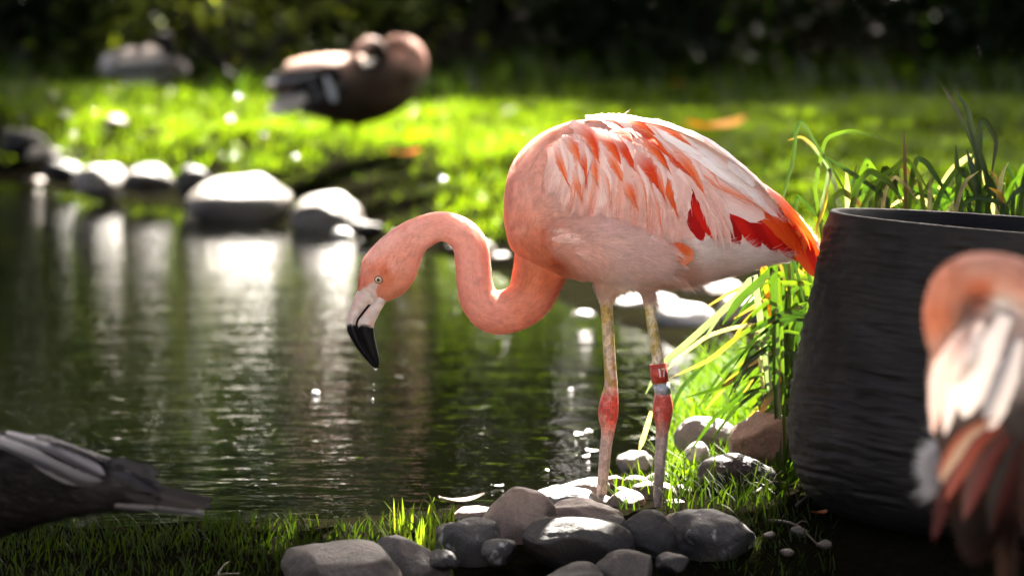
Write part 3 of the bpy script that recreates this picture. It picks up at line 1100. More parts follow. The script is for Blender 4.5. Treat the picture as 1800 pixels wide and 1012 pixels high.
# long smooth back feathers along the ridge
for a, m_, m2, b, w, c1, c2, ly in [((1050, 212), (1150, 222), (1250, 266), (1332, 332), 26, WHITE, PALE, 12), ((1100, 212), (1200, 238), (1290, 300), (1372, 376), 28, PALE, WHITE, 11), ((1140, 218), (1230, 248), (1310, 312), (1388, 392), 26, WHITE, PALE, 10),
                                    ((1160, 240), (1230, 276), (1290, 322), (1340, 364), 22, WHITE, PALE, 14), ((1110, 224), (1180, 250), (1240, 290), (1290, 332), 18, WHITE, WHITE, 15), ((1030, 214), (1100, 218), (1180, 244), (1240, 282), 16, WHITE, PALE, 14),
                                    ((1200, 256), (1260, 292), (1310, 334), (1362, 384), 20, PALE, WHITE, 13), ((1240, 262), (1300, 306), (1352, 356), (1398, 408), 22, PALE, PALE, 9), ((1240, 296), (1280, 318), (1310, 340), (1336, 364), 18, WHITE, WHITE, 16)]:
    feather(SF, [a, m_, m2, b], w, c1, c2, ly, wing, 'blunt', n=22, fuzz=90)
# flank feathers lapping over the wing edge, and the small orange one
for k in range(30):
    u = rng.random()
    a = np.array([965 + 190 * u, 390 + 40 * u + rng.uniform(-20, 55)])
    L_ = rng.uniform(45, 75)
    b = a + np.array([L_, rng.uniform(-8, 22)])
    fc = bodycol(np.array([(a + b) / 2]))[0]
    feather('flank_feather', [a, (a + b) / 2 + np.array([0, -6]), b], rng.uniform(16, 24), fc * 1.04, fc * .92, 0, body, 'point', off=.0004, fuzz=220, ragged=.12, lift=.0022)
feather('flank_feather', [(1168, 432), (1190, 437), (1214, 452)], 30, ORNG, LORG, 4, body, 'round', off=.008, root=DEEP, tipc=LORG)
feather('flank_feather', [(1140, 420), (1168, 429), (1193, 441)], 14, PALE2, PALE, 7, body, 'point', off=.0055, fuzz=120)

# soft flank plumage swept over the lower edge of the wing
LN = spline([(972, 372), (1010, 380), (1060, 384), (1110, 398), (1150, 420), (1182, 440)], 200)
for k in range(1500):
    q = LN[rng.integers(0, 200)] + np.array([rng.uniform(-30, 4), rng.uniform(-9, 26)])
    h, nn = cast(*q)
    if h is not None:
        dq = np.array([1.0, rng.uniform(-.35, .25)])
        FSTR.append((np.array([h + nn * .002]), np.array([[dq[0], -.25, -dq[1]]]), np.array([nn]), np.array([rng.uniform(.024, .05)]), np.array([rng.uniform(.0008, .0015)]), bodycol(np.array([q])) * rng.uniform(.9, 1.12), np.array([rng.uniform(.16, .34)])))
# white down over the tail root
for k in range(700):
    px_ = rng.uniform(1392, 1432)
    py_ = 384 + (px_ - 1392) * 1.15 + rng.uniform(-4, 9)
    FSTR.append((np.array([W(px_, py_, .012)]), np.array([[rng.uniform(.2, 1), rng.uniform(-.2, .4), rng.uniform(-.3, .7)]]), np.array([[0, -1.0, 0.0]]), np.array([rng.uniform(.008, .017)]), np.array([.001]), np.array([WHITE * .95]), np.array([.1])))
for k in range(500):                                # pale tuft on the tertials
    px_ = rng.uniform(1268, 1310)
    py_ = 300 + (px_ - 1268) * .72 + rng.uniform(-3, 8)
    h, nn = cast(px_, py_)
    if h is not None:
        FSTR.append((np.array([h + nn * .022]), np.array([[rng.uniform(.2, .9), -.1, rng.uniform(.1, .8)]]), np.array([nn]), np.array([rng.uniform(.008, .016)]), np.array([.0009]), np.array([WHITE * .95]), np.array([.12])))
cat_ = [np.concatenate([f[k] for f in FSTR]) for k in range(7)]
V, F, Cc = strands(*cat_)
o = part('feather_barbs', V, F, M_strand, wing, colors=Cc, smooth=False)
o['kind'] = 'stuff'
# the other wing, mirrored on the far side
fw = bpy.data.objects.new('wing', wing.data)
col.objects.link(fw)
fw.parent = fl
fw.scale = (1, -1, 1)
for ch in list(wing.children):
    if ch.name.startswith(('flight', 'covert')):
        c = ch.copy()
        col.objects.link(c)
        c.parent = fw

# ---- bill
U_L = spline([(640, 494), (630, 508), (620, 531), (612, 555), (609.5, 572), (613, 588), (626, 610), (643, 631), (656, 645.5)], 40)
GAPE = spline([(662, 518), (657, 527), (645, 541), (635.5, 553), (628.5, 563), (628, 577), (636, 599), (647, 621), (662, 645)], 40)
L_R = spline([(680, 528), (669, 546), (664, 556), (658, 568), (657, 577), (658.5, 591), (663.5, 614), (667, 633), (666, 646.5)], 40)


def mandible(name, A, B, d0, d1, ridge):
    Vv = []
    n = 18
    for i in range(40):
        t = i / 39
        a, b = W(*A[i], FY), W(*B[i], FY)
        c, e = (a + b) / 2, (a - b) / 2
        dep = (d0 * (1 - t) ** .7 + d1) * .001 * (1.0 if t < .97 else .6)
        for k in range(n):
            an = 2 * math.pi * k / n
            ca, sa = math.cos(an), math.sin(an)
            w_ = dep * (np.sign(sa) * abs(sa) ** .8) * (1 - ridge * .45 * max(ca, 0))
            Vv.append(c + e * ca * 1.02 + np.array([0, w_, 0]))
    Vv = np.array(Vv)
    pp = toPix(Vv)
    edge = 571 + 3.5 * vnoise(np.column_stack([pp[:, 0] / 5, Vv[:, 1] * 200, np.zeros(len(pp))]), 5) + .12 * (pp[:, 0] - 630)
    k = sm(pp[:, 1], edge - 1.2, edge + 1.2)[:, None]
    pale = lin((214, 200, 190)) * (1 + .16 * fbm(np.column_stack([pp / 9, np.zeros(len(pp))]), 8))[:, None]
    pink = sm(fbm(np.column_stack([pp / 11, np.ones(len(pp))]), 12), .1, .6)[:, None] * .4
    pale = pale * (1 - pink) + lin((206, 150, 132)) * pink
    cc = pale * (1 - k) + np.array([.008, .008, .009]) * k
    cl = np.vstack([Vv, Vv[:n].mean(0), Vv[-n:].mean(0)])
    cc = np.vstack([cc, cc[0], cc[-1]])
    j = np.arange(n)
    m_ = len(cl)
    Fs = [grid_faces(40, n, True), np.stack([np.full(n, m_ - 2), (j + 1) % n, j], -1), np.stack([np.full(n, m_ - 1), 39 * n + j, 39 * n + (j + 1) % n], -1)]
    return part(name, cl, Fs, M_bill, fl, colors=cc)


def bill_mat():
    m, nt, out = mat('bill_horn')
    L = nt.links.new
    at = N(nt, 'ShaderNodeAttribute', attribute_name='Col')
    tc = N(nt, 'ShaderNodeTexCoord')
    nz = N(nt, 'ShaderNodeTexNoise', i_Scale=180, i_Detail=4.0)
    L(tc.outputs['Object'], nz.inputs[0])
    p = N(nt, 'ShaderNodeBsdfPrincipled', i_Roughness=.3)
    p.inputs['Specular IOR Level'].default_value = .07
    bp = N(nt, 'ShaderNodeBump', i_Strength=.2, i_Distance=.001)
    L(nz.outputs[0], bp.inputs['Height'])
    L(bp.outputs[0], p.inputs['Normal'])
    L(at.outputs['Color'], p.inputs['Base Color'])
    L(p.outputs[0], out.inputs[0])
    return m


M_bill = bill_mat()
# a narrow dark slit stays open between the halves
off = np.array([1.0, .6])
mandible('upper_mandible', U_L, GAPE - off * np.linspace(1.6, .9, 40)[:, None], 13, 4.5, 1)
mandible('lower_mandible', GAPE + off * np.linspace(1.2, .9, 40)[:, None], L_R, 14, 5.5, -.4)
Vt, Ft = tube(np.array([W(*p, FY) for p in GAPE]), np.linspace(.0035, .0025, 40), 10, np.linspace(2.6, 1.5, 40))
part('mouth', Vt, Ft, M_black, fl)
for side in (-1, 1):                                # nostril grooves
    gp = spline([(631, 531), (629, 545), (626, 556)], 8)
    Vn, Fn = tube(np.array([W(a, b, FY + side * (.0118 - .0006 * i)) for i, (a, b) in enumerate(gp)]), np.array([.6, 1.4, 1.7, 1.7, 1.5, 1.2, .9, .5]) * .001, 8, .5)
    part('nostril', Vn, Fn, simple('nostril_skin', lin((150, 104, 92)), .5), fl)

# ---- eyes
M_eye = simple('eye_iris', lin((222, 212, 170)), .08, (300, .2), coat=.6)
M_pupil = simple('pupil', (.004, .004, .005), .05)
M_ring = simple('eye_skin', lin((120, 74, 60)), .5, (300, .2))
h, nn = cast(665.5, 491.5)
for side in (-1, 1):
    c = h.copy()
    n2 = nn.copy()
    if side > 0:
        c[1], n2[1] = -c[1], -n2[1]
    q = Vector(n2).to_track_quat('Z', 'Y').to_matrix()
    V, F = ellipsoid(c - n2 * .0012, (.0064, .0064, .0040), 24, 16, q)
    e = part('eye', V, F, M_eye, fl)
    V, F = ellipsoid(c + n2 * .0024, (.0030, .0030, .0018), 16, 10, q)
    part('pupil', V, F, M_pupil, e)
    a = np.arange(33) / 32 * 2 * math.pi
    rc = np.array([c + n2 * .0008 + np.array(q @ Vector((math.cos(k) * .0068, math.sin(k) * .0066, 0))) for k in a])
    V, F = tube(rc, .0010, 8, cap=False, ref=tuple(n2))
    part('eye_ring', V, F, M_ring, e)

# ---- leg rings on the near leg
S2 = spline(LEG2, 200)


def legpt(yy):
    i = np.argmin(np.abs(S2[:, 1] - yy))
    return W(S2[i, 0] - 1, S2[i, 1], FY + LEGY[1])


def band(name, y0, y1, r, m_, dx=0):
    a, b = legpt(y0), legpt(y1)
    ax = (b - a) / np.linalg.norm(b - a)
    a, b = a + np.array([dx, 0, 0]), b + np.array([dx, 0, 0])
    u = np.cross(ax, [0, -1.0, 0])
    u /= np.linalg.norm(u)
    w_ = np.cross(u, ax)
    w_ = w_ if w_[1] < 0 else -w_
    n = 40
    prof = [(0, r - .002), (0, r - .0004), (.0006, r), (1 - .0006, r), (1, r - .0004), (1, r - .002)]
    V = []
    for t, rr in prof:
        for k in range(n):
            an = 2 * math.pi * k / n
            V.append(a + (b - a) * t + (u * math.cos(an) + w_ * math.sin(an)) * rr)
    V = np.array(V)
    F = np.vstack([grid_faces(6, n, True), np.stack([5 * n + np.arange(n), 5 * n + (np.arange(n) + 1) % n, (np.arange(n) + 1) % n, np.arange(n)], -1)])
    o = part(name, V, F, m_, fl)
    return o, a, b, u, w_


rb, a, b, u, w_ = band('red_leg_ring', 639, 671, .0152, M_red)
rr = .0152 + .0005
H_ = np.linalg.norm(b - a)


def glyph(poly_list):
    """strokes ((s0,t0),(s1,t1),width) in mm on the ring surface, s sideways, t down from the top"""
    Vs, Fs = [], []
    o = 0
    for (s0, t0), (s1, t1), wd in poly_list:
        d_ = np.array([s1 - s0, t1 - t0], float)
        L_ = np.linalg.norm(d_)
        d_ /= L_
        p_ = np.array([-d_[1], d_[0]]) * wd / 2
        n = 8
        for i in range(n):
            c_ = np.array([s0, t0]) + d_ * L_ * i / (n - 1)
            for sg in (-1, 1):
                q = c_ + p_ * sg
                an = math.pi / 2 - q[0] * .001 / rr
                Vs.append(a + (b - a) * (q[1] * .001 / H_) + (u * math.cos(an) + w_ * math.sin(an)) * rr)
        Fs.append(grid_faces(n, 2) + o)
        o += n * 2
    return np.array(Vs), np.vstack(Fs)


sgn = 1 if u[0] > 0 else -1
for nm, st in (('numeral_one', [((1 * sgn, 8), (1 * sgn, 23), 2.8), ((-.8 * sgn, 9.6), (1 * sgn, 8.6), 2.2)]), ('numeral_seven', [((5.0 * sgn, 9), (11.8 * sgn, 9), 2.4), ((10.6 * sgn, 9), (7.6 * sgn, 23), 2.6)])):
    V, F = glyph(st)
    part(nm, V, F, M_white, rb)
band('metal_leg_ring', 673, 692, .0142, M_metal, dx=.002)

# ------------------------------------------------------------------ stones
def ico(sub):
    import bmesh
    bm = bmesh.new()
    bmesh.ops.create_icosphere(bm, subdivisions=sub, radius=1)
    V = np.array([v.co[:] for v in bm.verts])
    F = np.array([[v.index for v in f.verts] for f in bm.faces])
    bm.free()
    return V, F


ICO = {k: ico(k) for k in (3, 4, 5)}


def stone(px, py, w, h, Y, kind, label, group=None, seed=0, depth=.8, roll=0, lump=.24, name='stone', sub=4, tone=1.0):
    V, F = ICO[sub]
    r = np.array([w / 2 * sc(Y), w / 2 * sc(Y) * depth, h / 2 * sc(Y)])
    N_ = V * (1 + lump * fbm(V * .9 + seed * 3.7, seed, 3)[:, None])
    N_ = np.sign(N_) * np.abs(N_) ** .92
    rk = np.random.default_rng(seed + 900)              # water-worn facets
    for _ in range(7):
        pn = rk.normal(0, 1, 3)
        pn /= np.linalg.norm(pn)
        dd = N_ @ pn
        lim = rk.uniform(.62, .92)
        N_ = N_ - pn * (np.maximum(dd - lim, 0) * .72)[:, None]
    N_ = N_ * (1 + .012 * fbm(V * 9 + seed, seed + 5, 3)[:, None])
    P = N_ * r
    P = P @ np.array(Matrix.Rotation(R(roll), 3, 'Y')).T
    c = W(px, py, Y)
    return solo(name, P + c, F, M_stone[kind], label, 'stone', group, origin=c)


SHOREG = 'stones piled at the near shore'
stone(615, 1013, 222, 124, -.75, 'grey', 'large rounded grey boulder at the dark grassy edge below the pond', SHOREG, 1, .8, sub=5)
stone(724, 1006, 150, 118, -.6, 'grey', 'grey stone leaning behind the large rounded boulder', SHOREG, 2, roll=12)
stone(828, 958, 124, 104, -.48, 'mottled', 'stone with white blotches half hidden by dark grass blades', SHOREG, 3)
stone(914, 926, 148, 132, -.34, 'brown', 'brown ridged stone with a folded crest at the shore', SHOREG, 44, .9, lump=.3, sub=5)
stone(838, 915, 92, 56, -.12, 'brown', 'small pinkish stone behind the ridged brown one', SHOREG, 5)
stone(1022, 917, 156, 94, -.26, 'brown', 'smooth brown stone between the ridged stone and the flamingo legs', SHOREG, 6, sub=5)
stone(1008, 956, 206, 104, -.56, 'dark', 'long flat charcoal stone in front of the brown stones', SHOREG, 7, .7, sub=5, lump=.08)
stone(1138, 948, 110, 106, -.5, 'dark', 'round charcoal stone below the banded flamingo leg', SHOREG, 8, sub=5, lump=.1)
stone(1252, 952, 172, 116, -.46, 'mottled', 'oval mottled stone with whitish patches beside the planter shadow', SHOREG, 9, .8, roll=9, sub=5)
stone(1102, 1004, 96, 76, -.74, 'grey', 'small grey stone under the long charcoal stone', SHOREG, 10)
stone(1010, 1022, 130, 66, -.8, 'dark', 'dark half buried stone under the long charcoal stone', SHOREG, 11)
stone(990, 886, 124, 66, .0, 'pale', 'pale sunlit stone at the water behind the brown stones', SHOREG, 12, sub=5)
stone(1022, 864, 80, 56, .17, 'pale', 'pale knobbly stone at the waterline left of the legs', SHOREG, 13, lump=.26)
stone(1096, 888, 68, 62, -.02, 'brown', 'cracked brown stone between the two flamingo legs', SHOREG, 14)
stone(1146, 876, 104, 62, .1, 'grey', 'flat topped grey stone behind the banded leg', SHOREG, 15, lump=.1)
stone(1116, 815, 66, 46, .74, 'pale', 'smooth pale stone at the foot of the drooping reed', SHOREG, 16, sub=5)
for k, (x, y_, w, h_, Y) in enumerate([(1082, 846, 40, 26, .42), (1118, 845, 44, 22, .42), (1160, 842, 50, 24, .45), (1060, 858, 30, 22, .3), (1136, 856, 38, 20, .32), (1196, 868, 46, 34, .2), (1176, 846, 30, 18, .4), (1092, 862, 26, 16, .26)]):
    stone(x, y_, w, h_, Y, 'pale' if k % 3 else 'brown', 'small ' + ('pale' if k % 3 else 'brown') + ' pebble on the gravelly waterline behind the flamingo legs', 'pebbles at the waterline', 20 + k, name='pebble', sub=3)
BANKG = 'stones in the grass beside the planter'
stone(1240, 768, 116, 84, .62, 'pale', 'white pitted stone in bright grass left of the planter', BANKG, 31, lump=.22, sub=5)
stone(1342, 772, 136, 100, .42, 'brown', 'brown sloping stone against the planter', BANKG, 32, roll=-14, sub=5)
stone(1296, 836, 142, 84, .18, 'dark', 'long dark flat stone in the grass below the brown one', BANKG, 33, lump=.1, sub=5)
stone(1226, 796, 50, 40, .45, 'wet', 'small white stone tucked under the pitted stone', BANKG, 34)
FARR = 'bright stones on the shore beyond the flamingo legs'
for k, (x, y_, w, h_, Y, m_, lb) in enumerate([(1138, 538, 112, 52, 4.7, 'wet', 'flat wet white stone seen just beneath the flamingo belly'), (1208, 566, 100, 66, 4.1, 'wet', 'round white stone at the waterline beyond the flamingo legs'), (1316, 562, 136, 92, 4.2, 'pale', 'pale buff boulder behind the arching reed leaves'),
                                              (1252, 522, 120, 66, 4.9, 'brown', 'brown boulder beneath the flamingo tail on the far shore'), (1026, 553, 40, 16, 4.3, 'wet', 'tiny wet white stone poking from the shaded water'), (1390, 590, 90, 70, 3.6, 'pale', 'pale stone hidden deep among the reed leaves')]):
    stone(x, y_, w, h_, Y, m_, lb, FARR, 40 + k)
FARL = 'boulders along the far shore'
for k, (x, y_, w, h_, Y, m_, lb) in enumerate([(182, 322, 104, 66, 9.3, 'pale', 'leftmost of the sunlit pale boulders at the far waterline'), (258, 318, 94, 58, 9.1, 'grey', 'pale humped boulder between two others at the far waterline'), (340, 324, 64, 66, 8.8, 'dark', 'dark boulder in the gap beside the big white one'),
                                              (430, 352, 184, 100, 8.3, 'pale', 'largest white sunlit boulder on the far shore'), (572, 380, 132, 72, 7.8, 'pale', 'grey and white boulder at the end of the far row'), (652, 406, 52, 34, 7.4, 'dark', 'little dark stone past the end of the far row'),
                                              (700, 418, 44, 26, 7.1, 'grey', 'little grey stone behind the flamingo head'), (40, 250, 96, 54, 11.0, 'dark', 'dark stone on the shaded left bank'), (74, 274, 66, 36, 10.6, 'grey', 'grey stone low on the shaded left bank'),
                                              (204, 216, 46, 26, 10.8, 'brown', 'small tan stone set in the lit grass bank'), (110, 300, 70, 40, 9.9, 'dark', 'dark wet stone just left of the pale boulders'), (600, 412, 40, 22, 7.5, 'wet', 'tiny glistening stone at the far waterline')]):
    stone(x, y_, w, h_, Y, m_, lb, FARL, 60 + k)

rk = np.random.default_rng(5)
for k in range(22):                                  # cobbles wedged between the far boulders
    x = rk.uniform(20, 900)
    ysh = np.interp(x, [0, 130, 300, 430, 570, 680, 800, 900], [312, 338, 354, 386, 401, 425, 447, 482])
    y_ = ysh - rk.uniform(2, 22)
    Y = G(x, ysh, WZ)[1] + .05 + rk.uniform(0, .25)
    w = rk.uniform(24, 56)
    mk = ['grey', 'dark', 'pale', 'brown'][rk.integers(0, 4)]
    stone(x, y_, w, w * rk.uniform(.45, .7), Y, mk, 'small ' + mk + ' cobble wedged into the far shore ' + ('among the pale boulders' if x < 630 else 'past the end of the boulder row'), 'cobbles along the far shore', 300 + k, name='cobble', sub=3, roll=rk.uniform(-15, 15))
for k, (x, y_, w, h_, Y, m_, lb) in enumerate([(886, 912, 54, 40, -.16, 'brown', 'warm brown cobble wedged behind the ridged stone'), (786, 940, 62, 44, -.4, 'grey', 'grey cobble at the end of the stone pile by bright grass'), (962, 930, 56, 44, -.42, 'brown', 'brown cobble squeezed between the ridged and smooth stones'), (1076, 926, 60, 46, -.42, 'grey', 'grey cobble filling the gap beside the round charcoal stone'),
                                              (876, 968, 70, 52, -.56, 'mottled', 'speckled cobble in front of the ridged stone'), (1190, 918, 52, 40, -.36, 'brown', 'brown cobble behind the mottled oval stone'), (1060, 884, 40, 30, .04, 'pale', 'pale cobble against the unbanded leg'), (1186, 893, 44, 34, .02, 'grey', 'grey cobble against the banded leg'),
                                              (940, 892, 50, 30, .02, 'brown', 'flat brown cobble at the wet edge of the pile'), (1180, 992, 60, 44, -.68, 'dark', 'dark cobble in front of the mottled oval stone'), (776, 986, 60, 44, -.62, 'dark', 'dark cobble between the leaning and the blotched stone')]):
    stone(x, y_, w, h_, Y, m_, lb, SHOREG, 340 + k, name='cobble')

# ------------------------------------------------------------------ planter
PC = np.array([W(1806, 700, -.12)[0], -.12, 0])
prof_px = [(372, 346), (400, 354), (470, 370), (540, 384), (600, 397), (650, 407), (700, 415), (745, 418), (790, 413), (825, 403), (855, 388), (880, 366), (897, 338), (905, 300)]
pz = np.array([(905 - a) * .001 for a, b in prof_px])
pr = np.array([b * .001 for a, b in prof_px])
o_ = np.argsort(pz)
cl_, sl_ = math.cos(R(4.2)), math.sin(R(4.2))
pr, pz = pr * cl_ + pz * sl_, pz * cl_ - pr * sl_
zz = np.linspace(pz.min(), pz.max(), 190)
rr_ = np.interp(zz, pz[o_], pr[o_])
kern = np.ones(9) / 9
rr_[6:-6] = np.convolve(rr_, kern, 'same')[6:-6]
na = 360
an = np.arange(na) / na * 2 * math.pi
AA, ZZ = np.meshgrid(an, zz, indexing='xy')
RRR = np.repeat(rr_[:, None], na, 1)
q = np.stack([np.cos(AA) * 4.5, np.sin(AA) * 4.5, ZZ * 120 + .9 * np.sin(3 * AA)], -1)
rib = .0034 * fbm(q, 3, 2) + .0016 * fbm(q * np.array([3, 3, .6]), 9, 2)
rib *= np.clip((zz.max() - ZZ) / .02, 0, 1)
RRR = RRR + rib
V = np.stack([RRR * np.cos(AA), RRR * np.sin(AA), ZZ], -1).reshape(-1, 3)
rt = rr_[-1]
extra = []
for r_, z_ in ((rt + .001, zz.max() + .003), (rt - .004, zz.max() + .006), (rt - .013, zz.max() + .005), (rt - .017, zz.max() - .002), (rt - .018, zz.max() - .05), (rt - .005, zz.max() - .2), (.2, zz.max() - .24)):
    extra.append(np.stack([r_ * np.cos(an), r_ * np.sin(an), np.full(na, z_)], -1))
V = np.vstack([V] + extra)
tilt = np.array(Matrix.Rotation(R(4.2), 3, 'Y') @ Matrix.Rotation(R(-1.2), 3, 'X'))
V = V @ tilt.T + PC + np.array([0, 0, -.012])
pot = thing('planter', PC, 'large charcoal ribbed planter tilted beside the standing flamingo', 'planter')
part('bowl', V, grid_faces(190 + 7, na, True), pot_mat(), pot)
ca = np.arange(48) / 48 * 2 * math.pi
V = np.vstack([np.stack([.33 * np.cos(ca), .33 * np.sin(ca), np.full(48, .42)], -1), [[0, 0, .44]]]) @ tilt.T + PC
part('soil', V, np.stack([np.arange(48), (np.arange(48) + 1) % 48, np.full(48, 48)], -1), M_soil, pot)

# ------------------------------------------------------------------ reeds (strap leaves with kinks)
def strap(name, pts, w, Y, c, parent, twist=0.0, n=22, dy=0.0, root=None, tipc=None):
    """pts px polyline from the bottom up; w px; dy: tip offset towards or away from the camera"""
    S = spline(pts, n) if len(pts) < 4 else np.array([np.interp(np.linspace(0, 1, n) * (len(pts) - 1), range(len(pts)), np.array(pts, float)[:, k]) for k in (0, 1)]).T
    if len(pts) >= 4:
        Sm = S.copy()
        Sm[1:-1] = .25 * S[:-2] + .5 * S[1:-1] + .25 * S[2:]
        S = Sm
    C3 = np.array([W(a, b, Y + dy * i / (n - 1)) for i, (a, b) in enumerate(S)])
    if root is not None:
        m_ = 8
        pre = np.array([root + (C3[0] - root) * (i / m_) for i in range(m_)])
        C3 = np.vstack([pre, C3])
    n2 = len(C3)
    T = np.gradient(C3, axis=0)
    T /= np.linalg.norm(T, axis=1)[:, None] + 1e-9
    view = np.array([0, -1.0, 0])
    Sd = np.cross(T, view)
    Sd /= np.linalg.norm(Sd, axis=1)[:, None] + 1e-9
    tw = twist * np.linspace(-.5, 1, n2)
    Nn = np.cross(Sd, T)
    side = Sd * np.cos(tw)[:, None] + Nn * np.sin(tw)[:, None]
    up = np.cross(side, T)
    if tipc is None and rng.random() < .35:
        tipc = lin((150, 120, 60)) if rng.random() < .5 else c * .5
    t = np.linspace(0, 1, n2)
    pr_ = np.minimum(1, .75 + t) * np.clip((1 - t) / .22, 0.08, 1) ** .7
    wd = (w * sc(Y) * .5) * pr_
    V = np.stack([C3 - side * wd[:, None], C3 - up * (wd * .35)[:, None], C3 + side * wd[:, None]], 1).reshape(-1, 3)
    cc = np.tile(c, (n2 * 3, 1)) * (1 + .12 * np.sin(np.arange(n2 * 3) * .35 + w))[:, None]
    if tipc is not None:
        k = np.repeat(sm(t, .55, .9), 3)[:, None]
        cc = cc * (1 - k) + tipc * k
    return part(name, V, grid_faces(n2, 3), M_reed, parent, colors=np.clip(cc, 0, 1))


GR1, GR2, GR3, DRY = np.array([.030, .066, .005]), np.array([.050, .092, .007]), np.array([.015, .036, .005]), lin((160, 152, 124))
YEL, SILV = np.array([.07, .11, .006]), lin((96, 112, 94))
rc = W(1600, 830, .45)
rc[2] = gz(rc[0], rc[1])
reedA = thing('reed_clump', rc, 'tall bent reed clump rising behind the planter rim', 'reeds')


def rootA(px, Y):
    p = W(px, 830, Y)
    return np.array([p[0], p[1], gz(p[0], p[1]) - .01])


A = [([(1373, 357), (1395, 279), (1400, 222), (1409, 210), (1440, 263), (1472, 311), (1493, 351)], 6, GR3), ([(1470, 330), (1455, 290), (1440, 271), (1427, 255), (1408, 240), (1385, 247)], 7, SILV), ([(1432, 330), (1440, 290), (1451, 242), (1493, 229), (1531, 237), (1581, 258)], 7, GR2),
     ([(1560, 350), (1531, 327), (1490, 300), (1448, 274)], 8, GR3), ([(1592, 359), (1591, 300), (1589, 229)], 6, lin((70, 50, 28))), ([(1515, 365), (1541, 317), (1573, 295), (1591, 277), (1608, 295), (1643, 354)], 8, GR2), ([(1597, 362), (1605, 301), (1612, 277), (1629, 285), (1653, 322), (1672, 354)], 10, GR1),
     ([(1643, 370), (1656, 333), (1685, 293), (1699, 311), (1715, 349)], 9, GR1), ([(1720, 360), (1717, 263), (1685, 199), (1664, 159), (1647, 142)], 10, GR3), ([(1740, 340), (1731, 295), (1709, 231), (1699, 189), (1679, 158)], 10, GR3), ([(1720, 378), (1723, 213), (1731, 210), (1753, 247), (1741, 317)], 10, GR3),
     ([(1690, 370), (1685, 327), (1680, 255)], 10, GR3), ([(1722, 350), (1715, 317), (1699, 263)], 11, GR3), ([(1664, 373), (1690, 335), (1712, 306)], 5, DRY), ([(1765, 378), (1745, 330), (1730, 296)], 12, GR3), ([(1440, 372), (1450, 340), (1457, 300), (1462, 296), (1456, 330)], 7, SILV),
     ([(1398, 372), (1400, 346), (1402, 345), (1430, 372), (1450, 392)], 7, GR3), ([(1540, 366), (1550, 330), (1572, 303)], 9, GR2), ([(1560, 366), (1572, 330), (1580, 300)], 9, GR1), ([(1460, 352), (1480, 335), (1505, 352), (1520, 372)], 11, GR2), ([(1435, 400), (1450, 360), (1455, 325)], 6, lin((170, 150, 60))),
     ([(1610, 372), (1630, 330), (1650, 300)], 8, GR2), ([(1585, 370), (1600, 330), (1625, 306)], 7, YEL)]
for k, (p, w, c) in enumerate(A):
    Y = .38 + .12 * random.random()
    strap('leaf', p, w, Y, c, reedA, random.uniform(-.6, .6), root=rootA(p[0][0] * .5 + 800, Y))
for k in range(46):
    x0 = rng.uniform(1480, 1840)
    Y = .35 + .4 * random.random()
    hgt = rng.uniform(30, 110) * (1.25 if x0 > 1680 else 1)
    lean = rng.uniform(-60, 60)
    p = [(x0, 400), (x0 + lean * .35, 385 - hgt * .7), (x0 + lean * .8, 385 - hgt)]
    if rng.random() < .55:
        p.append((x0 + lean * 1.5, 385 - hgt * .75))
        p.append((x0 + lean * 2.1, 385 - hgt * .3))
    c = [GR1, GR2, GR3, GR3, DRY * .8][rng.integers(0, 5)]
    strap('leaf', p, rng.uniform(6, 12), Y, c, reedA, random.uniform(-.9, .9), root=rootA(x0 * .6 + 640, Y))
rc = W(1400, 800, .5)
rc[2] = gz(rc[0], rc[1])
reedB = thing('reed_clump', rc, 'drooping reed clump arching over the water between flamingo and planter', 'reeds')


def rootB(px, py, Y):
    p = W(px, py, Y)
    return np.array([p[0], p[1], gz(p[0], p[1]) - .01])


B = [([(1326, 484), (1290, 528), (1219, 593), (1160, 644), (1135, 692)], 12, SILV), ([(1421, 531), (1353, 561), (1302, 587), (1249, 632), (1178, 664)], 9, GR2), ([(1329, 570), (1287, 576), (1243, 590), (1199, 623), (1172, 650)], 7, DRY), ([(1360, 470), (1344, 487), (1296, 531), (1270, 570)], 14, GR1),
     ([(1326, 620), (1344, 543), (1356, 490)], 14, GR2), ([(1379, 560), (1384, 531), (1388, 495)], 12, YEL), ([(1392, 555), (1400, 530), (1412, 500)], 11, GR2), ([(1365, 482), (1400, 486), (1432, 491)], 11, YEL), ([(1370, 497), (1400, 498), (1428, 499)], 9, YEL), ([(1341, 468), (1355, 482), (1368, 497)], 8, lin((224, 140, 30))),
     ([(1145, 723), (1134, 760), (1123, 793)], 9, DRY), ([(1400, 600), (1330, 640), (1270, 680), (1200, 700)], 9, GR1), ([(1400, 560), (1340, 600), (1290, 660), (1240, 720)], 10, GR1), ([(1395, 620), (1350, 610), (1310, 640), (1280, 700)], 10, GR3), ([(1280, 530), (1262, 560), (1235, 600)], 5, SILV),
     ([(1405, 545), (1360, 575), (1320, 620), (1290, 690)], 12, GR3), ([(1410, 580), (1380, 610), (1350, 660), (1330, 700)], 12, GR3), ([(1400, 640), (1350, 680), (1310, 720)], 12, YEL), ([(1400, 660), (1360, 690), (1330, 735)], 13, GR2), ([(1395, 700), (1360, 715), (1325, 750)], 10, YEL),
     ([(1230, 605), (1260, 650), (1290, 690), (1310, 720)], 4, GR2), ([(1410, 500), (1380, 520), (1340, 530), (1290, 560)], 8, GR1), ([(1415, 520), (1395, 560), (1370, 620), (1360, 680)], 13, GR3), ([(1180, 720), (1200, 680), (1240, 640)], 7, GR3)]
for k, (p, w, c) in enumerate(B):
    Y = .35 + .25 * random.random()
    strap('leaf', p, w, Y, c, reedB, random.uniform(-.5, .5), root=rootB(1385 + random.uniform(-30, 30), 770, Y) if p[0][0] > 1300 else None)
